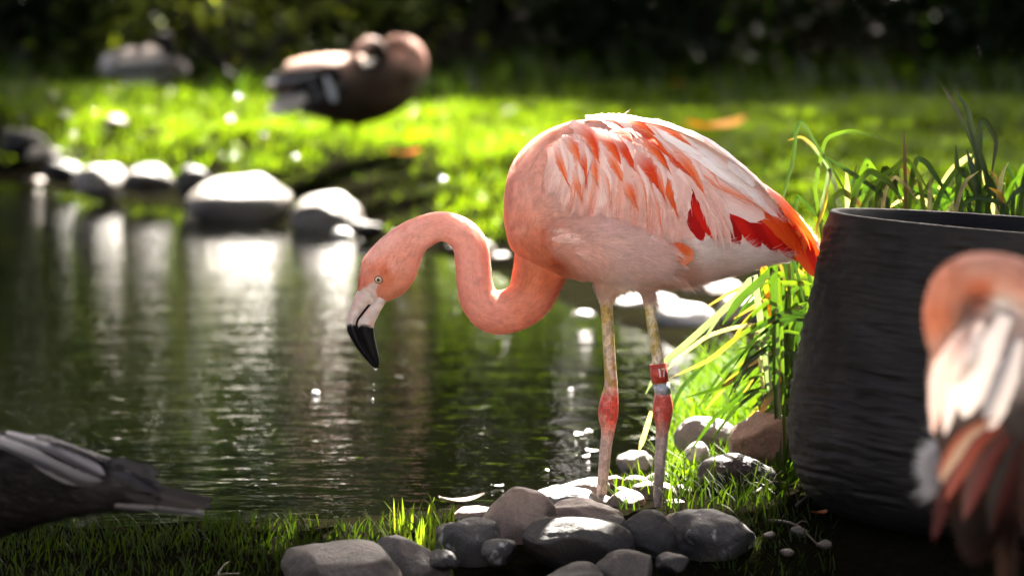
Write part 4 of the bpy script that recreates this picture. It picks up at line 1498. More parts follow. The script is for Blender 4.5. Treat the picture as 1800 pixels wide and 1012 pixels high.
for k in range(30):
    x0, y0 = rng.uniform(1370, 1440), rng.uniform(480, 700)
    Y = .3 + .5 * random.random()
    L_ = rng.uniform(70, 190)
    dn = rng.uniform(.2, 1.1)
    p = [(x0, y0), (x0 - L_ * .35, y0 - 14 + dn * L_ * .1), (x0 - L_ * .7, y0 + dn * L_ * .3), (x0 - L_, y0 + dn * L_ * .75)]
    c = [GR1, GR2, GR3, GR3, GR1, SILV][rng.integers(0, 6)]
    strap('leaf', p, rng.uniform(5, 9), Y, c, reedB, random.uniform(-.9, .9), root=rootB(1390 + random.uniform(-30, 30), 770, Y))
for k in range(14):                                  # upright young leaves left of the planter above the tail
    x0 = rng.uniform(1345, 1450)
    Y = .5 + .6 * random.random()
    hgt = rng.uniform(40, 190)
    p = [(x0, 560), (x0 + rng.uniform(-12, 12), 540 - hgt * .5), (x0 + rng.uniform(-35, 35), 540 - hgt)]
    strap('leaf', p, rng.uniform(6, 12), Y, [GR1, GR2, GR3, YEL][rng.integers(0, 4)], reedB, random.uniform(-.9, .9), root=rootB(1400 + random.uniform(-40, 40), 740, Y))

# ------------------------------------------------------------------ shore grass (stuff)
Vs, Fs, Cs = [], [], []


def tuft(n, xf, yf, hr, wr, lean=.7, a=(.009, .020, .0015), b=(.026, .042, .003), seg=3):  # default colours darkened: near-bank shade put into the blades
    """xf, yf: pixel ranges of the roots on the ground"""
    px_ = rng.uniform(*xf, n)
    py_ = rng.uniform(*yf, n)
    P = np.array([G(x, y_, 0)[:2] for x, y_ in zip(px_, py_)])
    s = pond_sd(P)
    k = s > -.03
    P = P[k]
    z = ground_z(P)
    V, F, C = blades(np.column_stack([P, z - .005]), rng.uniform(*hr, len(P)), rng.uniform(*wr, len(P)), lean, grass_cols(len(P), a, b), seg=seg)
    Vs.append(V), Fs.append(F), Cs.append(C)


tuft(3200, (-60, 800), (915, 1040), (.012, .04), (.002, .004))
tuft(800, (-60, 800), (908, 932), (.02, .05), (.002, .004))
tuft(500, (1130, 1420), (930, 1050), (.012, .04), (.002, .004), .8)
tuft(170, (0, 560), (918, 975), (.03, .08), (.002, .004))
tuft(110, (690, 800), (912, 960), (.04, .09), (.003, .006), .5, (.08, .14, .01), (.18, .24, .02))  # brighter blades: sunlight put into this tuft's colour
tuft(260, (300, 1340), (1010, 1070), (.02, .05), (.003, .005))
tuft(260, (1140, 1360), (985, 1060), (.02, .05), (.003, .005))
tuft(2600, (1165, 1400), (700, 850), (.03, .10), (.0018, .004), .9, (.035, .085, .003), (.10, .16, .006))
tuft(1700, (1180, 1420), (640, 760), (.05, .14), (.0025, .005), .9, (.035, .085, .003), (.10, .16, .006))
tuft(260, (1300, 1470), (862, 985), (.015, .05), (.0015, .003), 1.0)
tuft(350, (1170, 1390), (840, 930), (.03, .09), (.002, .004), .9)
tuft(60, (1080, 1180), (835, 900), (.03, .09), (.002, .004), .8, (.035, .085, .003), (.10, .16, .006))
tuft(500, (-400, 2300), (1040, 1230), (.02, .05), (.003, .006))
tuft(2600, (1350, 2300), (560, 860), (.04, .11), (.003, .007), .8)
V, F = merge(list(zip(Vs, Fs)))
solo('shore_grass', V, F, M_shore, 'wispy grass blades along the near shore and round the stones', 'grass', kind='stuff', origin=np.zeros(3), colors=np.vstack(Cs), smooth=False)

# ------------------------------------------------------------------ other birds
def bird_surface(V, F):
    t = BVHTree.FromPolygons([Vector(v) for v in V], [tuple(f) for f in F])

    def surf(px, py, y0=None):
        o = W(px, py, V[:, 1].min() - .3)
        r = ray(px, py)
        r = r / np.linalg.norm(r)
        h, n_, i, dd = t.ray_cast(Vector(o), Vector(r), 4.0)
        return (None, None) if h is None else (np.array(h), np.array(n_))
    return surf


def bird(name, label, parts, Y, ctrl, basepx, voxel, nap_n, flow, lens, matl=None, group=None, floor=None, p=3.0):
    V, F = remesh(parts, voxel, 4)
    c = lin(idw([(q, cc) for q, cc in ctrl], toPix(V), p))
    c = c * (1 + .14 * fbm(V * 45, 4))[:, None]
    b = W(*basepx, Y)
    b[2] = gz(b[0], b[1]) if floor is None else floor
    root = thing(name, b, label, 'flamingo' if 'flamingo' in name else ('duck' if 'duck' in name else 'goose'), group)
    bo = part('body', V, F, matl or M_drab, root, colors=np.clip(c, 0, .95))
    v2, f2, c2 = nap(V, F, nap_n, flow, lens, lambda px: lin(idw([(q, cc) for q, cc in ctrl], px, p)), 77, None, .0016)
    n_ = part('plumage_nap', v2, f2, M_strand, bo, colors=c2, smooth=False)
    n_['kind'] = 'stuff'
    return root, bo, bird_surface(V, F)


K, GY, BRN = np.array([.012, .011, .012]), lin((140, 140, 146)), lin((150, 118, 100))
# goose asleep on the far lawn
GYY = 9.0
gp = [loftW([(474, 138, 152, 5), (490, 131, 172, 14), (510, 116, 188, 28), (540, 106, 200, 42), (580, 101, 212, 54), (620, 104, 219, 60), (655, 104, 214, 60), (690, 88, 202, 54), (718, 84, 182, 42), (738, 98, 160, 26), (748, 118, 138, 8)], GYY, 28, 40),
      tubeW([(716, 130, 34), (718, 100, 31), (706, 82, 22), (688, 80, 15), (674, 90, 9)], GYY, 18, 40),
      tubeW([(674, 96, 10), (662, 82, 14), (648, 80, 15), (634, 88, 11), (622, 97, 5), (614, 102, 2.5)], GYY - .05, 18, 30)]
for x, dy_ in ((590, .03), (629, -.03)):
    gp.append(tubeW([(x + 4, 195, 14), (x, 216, 8), (x - 1, 230, 4), (x - 2, 252, 3.6), (x - 16, 254, 3)], GYY + dy_, 10, 24))
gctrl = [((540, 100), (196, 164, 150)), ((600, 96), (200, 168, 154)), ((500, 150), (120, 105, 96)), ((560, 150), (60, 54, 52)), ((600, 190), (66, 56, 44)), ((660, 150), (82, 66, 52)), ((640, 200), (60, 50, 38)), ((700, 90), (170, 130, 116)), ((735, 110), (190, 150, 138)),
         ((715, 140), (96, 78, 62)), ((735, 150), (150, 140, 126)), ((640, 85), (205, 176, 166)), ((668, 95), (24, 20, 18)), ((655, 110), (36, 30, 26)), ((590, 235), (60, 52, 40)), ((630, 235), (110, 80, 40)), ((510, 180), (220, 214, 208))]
gfl = [((500, 150), (-1, .1)), ((600, 150), (-1, .15)), ((720, 130), (-.4, .8)), ((690, 80), (-1, .2))]
gle = [((500, 150), (30, .3)), ((700, 130), (20, .3))]
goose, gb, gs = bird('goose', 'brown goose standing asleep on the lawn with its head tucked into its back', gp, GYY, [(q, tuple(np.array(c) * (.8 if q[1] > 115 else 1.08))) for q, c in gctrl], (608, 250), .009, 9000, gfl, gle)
for pts, w, c1, c2, ly in [([(600, 130), (560, 150), (516, 168)], 26, K, K, 3), ([(610, 150), (580, 168), (540, 184)], 24, K, GY * .3, 2), ([(590, 118), (545, 130), (486, 142)], 24, K, BRN * .4, 3), ([(560, 128), (520, 136), (468, 142)], 16, GY, K, 4), ([(574, 136), (584, 160), (590, 178)], 13, lin((198, 202, 212)), lin((190, 194, 206)), 8),
                           ([(545, 140), (556, 160), (562, 176)], 9, GY * .5, GY * .4, 8), ([(640, 106), (570, 112), (506, 120)], 20, lin((214, 186, 174)), BRN, 9), ([(540, 168), (510, 180), (472, 190)], 26, lin((232, 226, 222)), lin((214, 208, 206)), 4), ([(530, 182), (505, 190), (470, 196)], 18, lin((236, 232, 228)), lin((236, 232, 228)), 5)]:
    feather('wing_feather', pts, w, c1, c2, ly * 2, goose, 'round', surf=gs, off=.004)
part('eye', *ellipsoid(W(650, 76, GYY - .032), (.006, .004, .006), 12, 8), M_pupil, goose)

# duck resting at the back of the lawn
DY = 13.2
dp = [loftW([(178, 118, 128, 4), (186, 100, 134, 16), (205, 90, 140, 28), (235, 84, 143, 34), (265, 83, 144, 34), (295, 96, 144, 28), (318, 106, 142, 18), (331, 118, 136, 6)], DY, 24, 36), tubeW([(296, 112, 16), (300, 92, 11), (297, 76, 11), (290, 66, 11), (278, 66, 6), (268, 69, 3)], DY, 14, 30)]
dctrl = [((190, 115), (206, 204, 206)), ((230, 95), (160, 150, 146)), ((265, 90), (178, 166, 160)), ((300, 118), (128, 118, 114)), ((325, 122), (110, 104, 102)), ((292, 75), (26, 26, 28)), ((300, 92), (40, 38, 38)), ((245, 138), (230, 226, 220))]
duck, db, ds = bird('duck', 'grey and white duck lying at the shaded back of the lawn', dp, DY, dctrl, (255, 143), .009, 5000, [((190, 115), (-1, .1)), ((310, 120), (-1, .1))], [((200, 110), (34, .3)), ((300, 110), (24, .3))])
for pts, w, c1, c2 in [([(290, 104), (240, 112), (196, 118)], 22, GY, lin((186, 176, 172))), ([(280, 120), (240, 126), (200, 128)], 16, lin((120, 112, 110)), GY), ([(300, 136), (255, 140), (210, 138)], 12, lin((236, 232, 226)), lin((236, 232, 226)))]:
    feather('wing_feather', pts, w, c1, c2, 4, duck, 'round', surf=ds, off=.004)

# pale grey goose at the left edge; shade is put into its darkened plumage
LY = -1.35
lp = [loftW([(-310, 818, 842, 12), (-285, 790, 880, 50), (-220, 766, 925, 84), (-120, 756, 948, 98), (-20, 758, 945, 92), (60, 768, 925, 74), (120, 788, 908, 54), (180, 810, 898, 38), (230, 828, 894, 24), (268, 850, 892, 12), (280, 862, 888, 5)], LY, 28, 46),
      tubeW([(-250, 850, 60), (-290, 800, 44), (-310, 740, 32), (-318, 690, 28), (-326, 652, 34), (-352, 646, 26), (-384, 660, 14)], LY, 20, 40)]
for x, dy_ in ((-90, .04), (-40, -.04)):
    lp.append(tubeW([(x + 10, 900, 40), (x, 950, 18), (x - 2, 990, 9), (x + 4, 1068, 8), (x - 40, 1074, 8)], LY + dy_, 12, 30))
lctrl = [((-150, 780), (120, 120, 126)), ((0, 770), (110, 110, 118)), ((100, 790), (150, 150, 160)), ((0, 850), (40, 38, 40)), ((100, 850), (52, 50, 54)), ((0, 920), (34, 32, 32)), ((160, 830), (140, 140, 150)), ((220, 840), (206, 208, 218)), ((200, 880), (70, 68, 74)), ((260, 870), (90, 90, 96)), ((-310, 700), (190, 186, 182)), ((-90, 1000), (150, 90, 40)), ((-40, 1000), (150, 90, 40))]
lg, lb_, ls = bird('goose', 'shade-darkened goose with black wing tips and white rump at the dark water edge', lp, LY, [(q, tuple(np.array(c) * .28)) for q, c in lctrl], (-60, 1075), .006, 12000, [((-150, 800), (1, .2)), ((0, 800), (1, .3)), ((200, 850), (1, .5)), ((-310, 700), (0, 1))], [((-300, 700), (10, .2)), ((0, 800), (26, .3)), ((220, 850), (26, .5))])
LW = lin((30, 31, 36))  # rump and feather whites, darkened to stand in for shade
for pts, w, c1, c2, ly, tp in [([(10, 770), (80, 790), (150, 822), (182, 838)], 20, GY * .5, LW, 5, 'round'), ([(-10, 782), (70, 812), (140, 842), (178, 846)], 22, GY * .3, LW * .8, 4, 'round'), ([(-60, 772), (30, 790), (100, 830), (160, 846)], 26, GY * .5, GY * .25, 3, 'round'), ([(60, 776), (110, 786), (160, 806), (200, 822)], 16, LW, LW * .9, 6, 'round'),
                               ([(180, 812), (215, 814), (250, 832), (284, 850)], 26, LW, LW, 7, 'point'), ([(200, 822), (235, 818), (262, 822), (279, 834)], 15, LW, LW, 9, 'round'), ([(195, 836), (240, 848), (270, 856), (300, 858)], 20, LW, LW * .8, 6, 'point'), ([(225, 840), (245, 856), (258, 866)], 9, LW, LW * .9, 9, 'point'), ([(245, 852), (260, 862), (275, 872)], 8, LW * .9, LW * .8, 9, 'point'),
                               ([(240, 846), (300, 862), (350, 874), (373, 878)], 13, K, K, 5, 'round'), ([(235, 856), (300, 870), (345, 882), (371, 890)], 14, K, K * 1.5, 4, 'round'), ([(220, 868), (280, 880), (330, 888), (352, 892)], 18, K, K, 3, 'blunt'), ([(200, 884), (270, 890), (330, 896), (360, 902)], 15, GY * .35, LW * .9, 4, 'round'), ([(362, 875), (368, 877), (373, 879)], 10, LW, LW, 7, 'round'), ([(358, 888), (366, 890), (371, 891)], 9, LW, LW, 7, 'round')]:
    feather('wing_feather', pts, w, c1, c2, ly * 1.5, lg, tp, surf=ls, off=.003)
part('bill', *tubeW([(-378, 658, 14), (-400, 668, 11), (-420, 676, 5)], LY, 14, 12), simple('orange_bill', lin((206, 110, 40)), .4), lg)
part('eye', *ellipsoid(W(-340, 644, LY - .028), (.005, .003, .005), 12, 8), M_pupil, lg)

# second flamingo, close to the camera at the right edge, preening
SY = -3.0
sp = [tubeW([(1812, 470, 30), (1806, 510, 84), (1792, 570, 128), (1780, 640, 146), (1772, 710, 142), (1758, 790, 116), (1738, 860, 78), (1722, 920, 46), (1712, 962, 20)], SY, 28, 44, .9),
      tubeW([(1700, 640, 40), (1664, 600, 34), (1658, 552, 36), (1672, 506, 38), (1704, 484, 38), (1748, 482, 38), (1792, 496, 40), (1836, 530, 44), (1870, 600, 50), (1885, 660, 56), (1880, 700, 40)], SY - .06, 22, 60)]
for x, dy_ in ((1770, .05), (1830, -.03)):
    sp.append(tubeW([(x, 800, 70), (x - 2, 900, 30), (x, 950, 15), (x + 2, 1080, 14), (x, 1180, 22), (x, 1240, 13), (x, 1385, 12), (x - 60, 1392, 8)], SY + dy_, 14, 50))
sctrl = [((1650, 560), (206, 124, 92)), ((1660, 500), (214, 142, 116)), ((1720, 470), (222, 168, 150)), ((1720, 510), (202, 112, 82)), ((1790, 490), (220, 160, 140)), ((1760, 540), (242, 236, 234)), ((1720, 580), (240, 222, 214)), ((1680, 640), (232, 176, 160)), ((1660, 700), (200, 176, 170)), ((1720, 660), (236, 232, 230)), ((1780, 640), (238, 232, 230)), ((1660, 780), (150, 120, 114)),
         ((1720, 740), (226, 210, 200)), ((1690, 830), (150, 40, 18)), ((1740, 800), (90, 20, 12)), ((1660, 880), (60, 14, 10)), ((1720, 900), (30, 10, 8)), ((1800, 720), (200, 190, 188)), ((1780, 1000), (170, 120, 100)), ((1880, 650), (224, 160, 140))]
f2, f2b, f2s = bird('flamingo', 'pale flamingo hunched in front of the planter with its neck curled over a white back', sp, SY, [(q, tuple(np.array(c) * (.70 if q[1] < 700 else .3))) for q, c in sctrl], (1790, 1385), .0042, 30000, [((1650, 560), (0, -1)), ((1720, 475), (1, -.1)), ((1760, 560), (-.4, 1)), ((1700, 700), (-.2, 1)), ((1720, 860), (-.3, 1))], [((1650, 560), (8, .2)), ((1760, 480), (8, .2)), ((1740, 640), (26, .35)), ((1700, 850), (30, .3))], M_plume)  # lower body colours darkened toward black: shade put into the plumage
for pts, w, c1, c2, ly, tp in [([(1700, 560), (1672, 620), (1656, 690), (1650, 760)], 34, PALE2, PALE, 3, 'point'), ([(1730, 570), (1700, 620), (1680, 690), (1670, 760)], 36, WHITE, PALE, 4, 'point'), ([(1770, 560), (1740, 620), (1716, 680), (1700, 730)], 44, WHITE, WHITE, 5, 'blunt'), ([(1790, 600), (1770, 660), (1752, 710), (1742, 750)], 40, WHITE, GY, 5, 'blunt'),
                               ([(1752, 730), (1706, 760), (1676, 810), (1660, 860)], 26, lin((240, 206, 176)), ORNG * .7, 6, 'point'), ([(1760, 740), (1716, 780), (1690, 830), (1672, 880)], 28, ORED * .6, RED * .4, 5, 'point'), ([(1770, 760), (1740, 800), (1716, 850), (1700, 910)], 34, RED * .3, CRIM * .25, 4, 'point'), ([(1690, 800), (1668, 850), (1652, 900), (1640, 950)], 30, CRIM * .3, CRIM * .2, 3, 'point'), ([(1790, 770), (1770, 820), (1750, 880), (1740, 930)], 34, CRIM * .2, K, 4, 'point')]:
    feather('wing_feather', pts, w, c1 * (.6 if pts[0][1] < 700 else .2), c2 * (.6 if pts[0][1] < 700 else .2), ly * 1.6, f2, tp, surf=f2s, off=.003)  # lower feathers darkened likewise to carry the shade
Vd, Fd = [], []
tufted = strands(W(1655, 820, SY + .05) + rng.normal(0, 1, (500, 3)) * np.array([.004, .006, .012]), np.column_stack([rng.uniform(-1, .1, 500), rng.uniform(-.5, .5, 500), rng.uniform(-.9, .3, 500)]), np.tile([0, -1.0, 0], (500, 1)), rng.uniform(.016, .036, 500), np.full(500, .0022), np.tile(lin((120, 122, 130)), (500, 1)), np.full(500, .2))
o = part('down_tuft', tufted[0], tufted[1], M_strand, f2b, colors=tufted[2], smooth=False)
o['kind'] = 'stuff'
part('bill', *tubeW([(1880, 700, 34), (1876, 740, 26), (1860, 776, 20), (1838, 796, 9)], SY - .06, 16, 20, .7), M_black, f2)

# ------------------------------------------------------------------ small things: drops, floating bits, fallen leaves
def water_glass():
    m, nt, out = mat('water_drop')
    p = N(nt, 'ShaderNodeBsdfPrincipled', i_Roughness=.02, i_IOR=1.333)
    p.inputs['Transmission Weight'].default_value = 1.0
    nt.links.new(p.outputs[0], out.inputs[0])
    return m


M_drop = water_glass()
for px_, py_, rx, rz, lb in [(660, 648.5, 3.2, 2.2, 'water drop hanging from the tip of the black bill'), (656.5, 676, 1.5, 2.3, 'small water drop falling just under the bill'), (658, 686, .9, 1.3, 'tiniest droplet in the falling string under the bill'), (655, 704.5, 3.0, 4.0, 'largest falling drop, lowest of the string under the bill')]:
    V, F = ellipsoid(W(px_, py_, FY), (rx * .001, rx * .001, rz * .001), 20, 14)
    V[:, 2] += np.where(V[:, 2] > W(px_, py_, FY)[2], (V[:, 2] - W(px_, py_, FY)[2]) * .35, 0)
    solo('water_drop', V, F, M_drop, lb, 'drop', 'drops falling from the bill')
M_petal = simple('white_fluff', lin((232, 230, 228)), .6, (80, .1))


def flake(px_, py_, L_, wd, lb, c=None, name='floating_feather', cat_='feather', z=None, curl=.25, group='white down floating on the pond', rot=None, tone=None):
    p = G(px_, py_, WZ if z is None else z)
    n, m_ = 9, 5
    a = random.uniform(0, 6.28) if rot is None else rot
    V = []
    for i in range(n):
        t = i / (n - 1)
        for j in range(m_):
            v = (j / (m_ - 1) - .5) * 2
            wv = wd * math.sin(math.pi * min(max(t, .04), .97)) ** .8
            x, y_ = (t - .5) * L_, v * wv * .5
            zz_ = .004 + curl * L_ * (abs(t - .45) ** 2 * 1.6 + .25 * v * v * .5)
            V.append([p[0] + x * math.cos(a) - y_ * math.sin(a), p[1] + x * math.sin(a) + y_ * math.cos(a), p[2] + zz_])
    V = np.array(V)
    V = np.vstack([V, V - np.array([0, 0, .0012])])
    F = np.vstack([grid_faces(n, m_), grid_faces(n, m_)[:, ::-1] + n * m_])
    return solo(name, V, F, M_dead if tone is not None else M_petal, lb, cat_, group, colors=np.tile(tone if tone is not None else (.8, .8, .8), (len(V), 1)))


for k, (x, y_, L_) in enumerate([(1022, 768, .05), (1035, 762, .03), (1028, 806, .03), (1045, 796, .04), (875, 857, .025), (960, 830, .02)]):
    flake(x, y_, L_, L_ * .5, 'tiny white feather fluff floating on the dark pond water')
for x, y_, r_, lb in [(555, 695, 8, 'blurred white down ball floating left of the falling drops'), (1003, 688, 5, 'small blurred down ball floating before the flamingo leg')]:
    p = G(x, y_, WZ)
    V, F = ICO[3]
    V = V * (1 + .35 * fbm(V * 3, 5))[:, None] * r_ * sc(p[1]) * .7
    solo('down_ball', V + p + np.array([0, 0, r_ * .0005]), F, M_petal, lb, 'feather', 'white down floating on the pond')
flake(812, 884, .085, .045, 'curled pale dead leaf floating beside the shore stones', name='floating_leaf', cat_='leaf', group=None, tone=lin((120, 112, 102)), curl=.28, rot=.3)
for x, y_, L_, c, lb, zb in [(1258, 226, .24, (252, 178, 6), 'large yellow fallen leaf on the lawn above the flamingo back', .2), (712, 272, .10, (226, 120, 20), 'orange fallen leaf on the lawn beside the standing goose', .17), (1188, 150, .08, (200, 90, 20), 'small rust leaf in the shade at the back of the lawn', .2),
                             (1196, 742, .03, (230, 150, 20), 'tiny yellow leaf in the grass by the white pitted stone', .03), (1608, 350, .05, (232, 140, 10), 'yellow leaf caught among the reeds behind the planter', None), (1330, 722, .03, (226, 190, 180), 'pale pink petal in the grass beside the planter', .06), (1440, 905, .04, (120, 70, 40), 'brown dead leaf on the bare soil at the planter foot', .0)]:
    if zb is None:
        zb = gz(*W(x, y_, .8)[:2])
        y_ = 700
    p0 = G(x, y_, zb)
    flake(x, y_, L_, L_ * .6, lb, name='fallen_leaf', cat_='leaf', z=gz(p0[0], p0[1]) + (.05 if y_ < 300 else .012), group='fallen leaves', tone=lin(c))

for k, (x, y_, L_, w) in enumerate([(1372, 902, 26, 14), (1404, 930, 34, 18), (1352, 936, 22, 12), (1448, 952, 30, 16), (1384, 966, 24, 14), (1330, 905, 20, 12)]):
    p = G(x, y_, 0)
    stone(x, y_ + 4, L_, w, p[1], 'grey', ['little grey pebble beside the dark flat stone near the planter', 'longest pebble on the bare soil at the planter foot', 'round pebble in front of the dark flat stone', 'pebble in the deep shadow under the planter', 'pebble below the longest one on the bare soil', 'smallest pebble next to the dark flat stone'][k], 'pebbles on the bare soil', 120 + k, name='pebble', sub=3)
M_twig = simple('twig_bark', (.05, .036, .024), .7, (60, .4))
for k, (x0, y0, x1, y1, lb) in enumerate([(1322, 884, 1388, 866, 'thin brown twig lying against the planter foot'), (1352, 920, 1440, 938, 'long dark twig on the bare soil below the planter'), (1300, 868, 1362, 888, 'short twig in the grass beside the dark flat stone'), (1400, 905, 1452, 892, 'curved twig half under the planter'), (330, 962, 420, 950, 'twig lying in the dark grass at the near shore')]):
    a, b = G(x0, y0, 0), G(x1, y1, 0)
    a[2], b[2] = gz(a[0], a[1]) + .006, gz(b[0], b[1]) + .008
    m_ = (a + b) / 2 + np.array([.004, .01, .012])
    V, F = tube(spline(np.array([a, m_, b]), 14), np.linspace(.0032, .0014, 14), 8, ref=(0, 0, 1))
    b2 = m_ + (b - a) * .25 + np.array([.0, .035, .012])
    V2, F2 = tube(spline(np.array([m_, (m_ + b2) / 2 + np.array([0, .004, .004]), b2]), 8), np.linspace(.002, .0008, 8), 6, ref=(0, 0, 1))
    V, F = merge([(V, F), (V2, F2)])
    solo('twig', V, F, M_twig, lb, 'twig', 'twigs on the ground')

# ------------------------------------------------------------------ shrubs and trees
def leaf_cards(P, size, colr, rs, flatness=.6):
    n = len(P)
    d = rs.normal(0, 1, (n, 3))
    d[:, 2] = d[:, 2] * .6 - .25
    d /= np.linalg.norm(d, axis=1)[:, None]
    u = rs.normal(0, 1, (n, 3)) * (1 - flatness) + np.array([0, 0, 1.0]) * flatness
    s_ = np.cross(d, u)
    s_ /= np.linalg.norm(s_, axis=1)[:, None] + 1e-9
    nn = np.cross(s_, d)
    L_ = (size * rs.uniform(.6, 1.3, n))[:, None]
    V = np.stack([P, P + d * L_ * .45 + s_ * L_ * .28 + nn * L_ * .07, P + d * L_, P + d * L_ * .45 - s_ * L_ * .28 + nn * L_ * .07], 1).reshape(-1, 3)
    F = np.arange(n * 4).reshape(-1, 4)
    C = np.repeat(colr * rs.uniform(.7, 1.3, (n, 1)), 4, 0)
    return V, F, C


def limbs(base, targets, r0, rs):
    out = []
    for t_ in targets:
        mid = base + (t_ - base) * .5 + rs.normal(0, .06, 3) * np.linalg.norm(t_ - base)
        C_ = spline(np.array([base, mid, t_]), 10)
        out.append(tube(C_, np.linspace(r0, r0 * .25, 10), 8))
    return out


def shrub(x, y, h, rx, n, label, c, size=.07, z0=.08, seed=0, name='shrub', cat_='shrub', group='shrubs behind the lawn', ry=None, trunk=.03):
    rs = np.random.default_rng(seed)
    b = np.array([x, y, gz(x, y)])
    root = thing(name, b, label, cat_, group)
    ncl = max(10, int(14 * h * rx))
    cl = np.column_stack([rs.uniform(-1, 1, ncl) * rx, rs.uniform(-1, 1, ncl) * (ry or rx * .7), z0 + (h - z0) * rs.uniform(0, 1, ncl) ** .85])
    k = (cl[:, 0] / rx) ** 2 + (cl[:, 1] / (ry or rx * .7)) ** 2 < 1.05
    cl = cl[k] + b
    i = rs.integers(0, len(cl), n)
    off_ = rs.normal(0, 1, (n, 3)) * np.array([.22, .22, .16])
    P = cl[i] + off_
    P[:, 2] = np.maximum(P[:, 2], b[2] + .03)
    V, F, C = leaf_cards(P, np.full(n, size), np.array(c), rs)
    part('crown', V, F, M_leaf, root, colors=C, smooth=False)
    tg = cl[rs.integers(0, len(cl), 9)]
    Vt, Ft = merge(limbs(b - np.array([0, 0, .05]), tg, trunk, rs))
    part('trunk', Vt, Ft, M_bark, root)
    return root


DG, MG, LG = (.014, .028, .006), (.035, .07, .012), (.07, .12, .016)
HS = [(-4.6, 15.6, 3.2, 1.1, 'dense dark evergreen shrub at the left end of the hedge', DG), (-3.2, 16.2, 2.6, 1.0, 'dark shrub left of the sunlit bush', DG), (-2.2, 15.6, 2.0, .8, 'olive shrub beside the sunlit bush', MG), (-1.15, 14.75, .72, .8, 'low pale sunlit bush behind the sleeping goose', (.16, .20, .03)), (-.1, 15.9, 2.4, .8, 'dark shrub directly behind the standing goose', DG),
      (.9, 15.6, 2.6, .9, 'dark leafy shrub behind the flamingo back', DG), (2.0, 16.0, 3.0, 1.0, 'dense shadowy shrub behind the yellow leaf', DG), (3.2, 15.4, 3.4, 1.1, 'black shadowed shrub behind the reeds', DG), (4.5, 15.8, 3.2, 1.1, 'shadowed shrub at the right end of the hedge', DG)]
for k, (x, y, h_, rx, lb, c) in enumerate(HS):
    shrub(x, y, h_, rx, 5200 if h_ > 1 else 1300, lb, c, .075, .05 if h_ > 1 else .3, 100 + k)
UL = ['far left under the dense evergreen', 'beside the evergreen shrub', 'left of the resting duck', 'behind the resting duck', 'right of the resting duck', 'left of the goose head', 'right of the goose head', 'above the flamingo shoulder', 'above the flamingo back', 'behind the yellow leaf', 'left of the tall reeds', 'behind the tall reeds', 'past the tall reeds']
for k in range(13):
    x = -4.6 + 9.2 * k / 12 + .2 * math.sin(k * 5)
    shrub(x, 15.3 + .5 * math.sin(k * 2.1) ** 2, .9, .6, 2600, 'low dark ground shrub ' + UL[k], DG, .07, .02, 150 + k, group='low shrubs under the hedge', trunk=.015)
TL = ['tall tree beyond the evergreen end of the hedge', 'tall tree beyond the dark shrub', 'lighter tree beyond the sunlit bush', 'tall tree beyond the goose', 'tall tree beyond the flamingo back', 'tall tree beyond the shadowy shrubs', 'tall tree beyond the black shadowed shrub', 'tall tree past the right end of the hedge']
for k, (x, y, h_, rx) in enumerate([(-9.0, 22, 10, 2.6), (-5.8, 24, 10, 2.6), (-2.6, 25.5, 9.0, 2.6), (.2, 24.5, 9.5, 2.6), (3.2, 24.2, 10, 2.6), (6.4, 23.5, 10, 2.6), (9.5, 21, 10, 2.6), (-12.5, 16, 10, 2.6)]):
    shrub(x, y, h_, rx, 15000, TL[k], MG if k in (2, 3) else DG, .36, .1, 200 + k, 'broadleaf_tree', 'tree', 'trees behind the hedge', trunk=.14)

# unseen trees added: crowns shaped to shade the near bank and dapple the lawn
SXY = SUN[:2] / SUN[2]


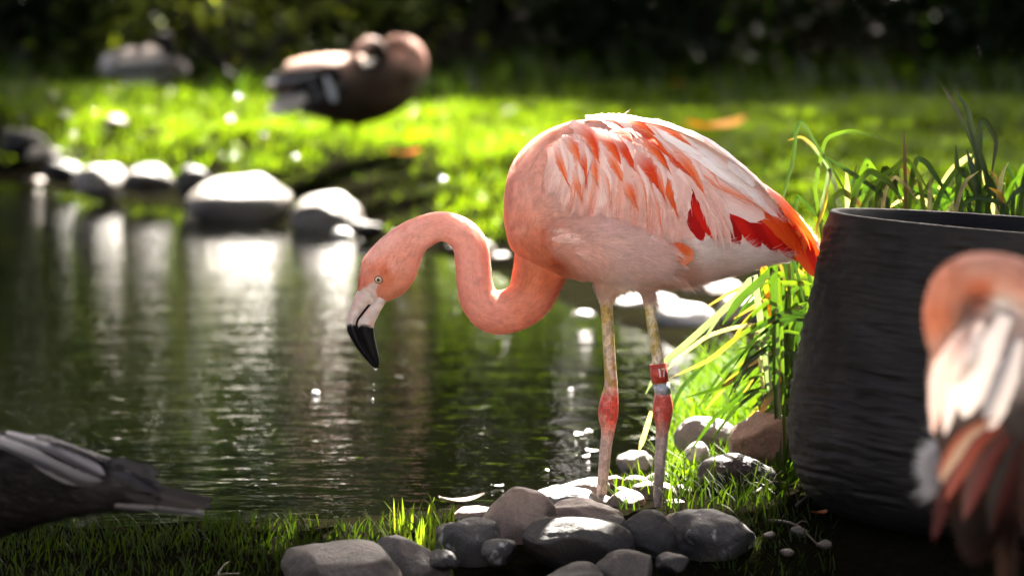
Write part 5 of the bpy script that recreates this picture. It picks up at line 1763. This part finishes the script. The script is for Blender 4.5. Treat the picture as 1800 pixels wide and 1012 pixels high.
def shade_prob(g):
    x, y = g[:, 0], g[:, 1]
    n1 = fbm(np.column_stack([g * 1.1, np.zeros(len(g))]), 51, 3)
    near = ((y < 1.2) & ((y > -2.1) | ((x > .36) & (y > -4.4)))).astype(float)
    jx, jy = x + .04 * n1, y + .03 * vnoise(np.column_stack([g * 4, np.ones(len(g))]), 52)
    gap = ((jx > -.48) & (jx < .54) & (jy > np.interp(x, [-.5, -.3, -.2, -.1, .15, .45], [-.44, -.50, -.57, -.69, -.72, -.50])) & (jy < 2.6)) | ((jx > .1) & (jx < .95) & (jy > -.02) & (jy < 2.6))
    gap2 = (x > .38) & (x < .95) & (y > -4.0) & (y < -3.0)
    near = np.where(gap, 0.0, near)
    near = np.where(gap2, .55, near)
    mid = ((y >= 1.2) & (y < 6)).astype(float) * ((x < -1.4) | (x > 1.2)) * .8
    far = (y >= 6) & (y < 14.5)
    lit = np.clip(.05 + sm(x, -.1, .7) * (.35 + .6 * sm(n1, -.4, .3)) + sm(-x, 1.6, 2.1) * .95 + sm(y + .8 * n1 + 1.0 * sm(x, -.4, .6) - 1.8 * np.exp(-((x + 1.45) / .4) ** 2), 11.4, 13.0), 0, 1)
    return np.clip(near + mid + far * lit, 0, 1)


def add_shade_tree(name, label, base, region, n, zr, seed, size=.15, trunk=.16):
    rs = np.random.default_rng(seed)
    b = np.array([base[0], base[1], gz(*base)])
    root = thing(name, b, label, 'tree', 'unseen trees added for shade')
    g = np.column_stack([rs.uniform(region[0], region[1], n), rs.uniform(region[2], region[3], n)])
    k = rs.uniform(0, 1, n) < shade_prob(g)
    g = g[k]
    z = rs.uniform(zr[0], zr[1], len(g))
    P = np.column_stack([g + SXY * z[:, None], z])
    V, F, C = leaf_cards(P, np.full(len(P), size), np.array(MG), rs, .8)
    part('crown', V, F, M_leaf, root, colors=C, smooth=False)
    tg = P[rs.integers(0, len(P), 16)]
    top = b + np.array([0, 0, zr[0] - .4])
    tr = [tube(spline(np.array([b - [0, 0, .1], b + [.05, .03, zr[0] * .5], top]), 12), np.linspace(trunk, trunk * .7, 12), 12)] + limbs(top, tg, trunk * .45, rs)
    V, F = merge(tr)
    part('trunk', V, F, M_bark, root)
    return root


add_shade_tree('added_shade_tree', 'unseen broad leafy tree added to shade the left side of the pond', (-3.4, -2.2), (-5.5, -.1, -2.1, 6), 26000, (2.6, 4.4), 301, .2)
add_shade_tree('added_shade_tree', 'unseen broad leafy tree added to shade the bank around the planter', (3.3, 1.2), (-.1, 5.5, -4.5, 6), 34000, (2.6, 4.4), 302, .2)
add_shade_tree('added_shade_tree', 'unseen leafy tree added to cast dappled shade on the lawn', (3.9, 10.5), (-4.5, 4.5, 6, 14.5), 56000, (3.0, 5.2), 303)

# unseen shrubs added either side of the view to hold back sky light
shrub(1.9, -4.2, 1.5, .5, 4000, 'unseen leafy shrub added to shade the hunched flamingo from the right', DG, .09, .05, 401, group='unseen shrubs added for shade')
shrub(-2.1, -2.6, 1.5, .55, 4000, 'unseen leafy shrub added to shade the near goose from the left', DG, .09, .05, 403, group='unseen shrubs added for shade')
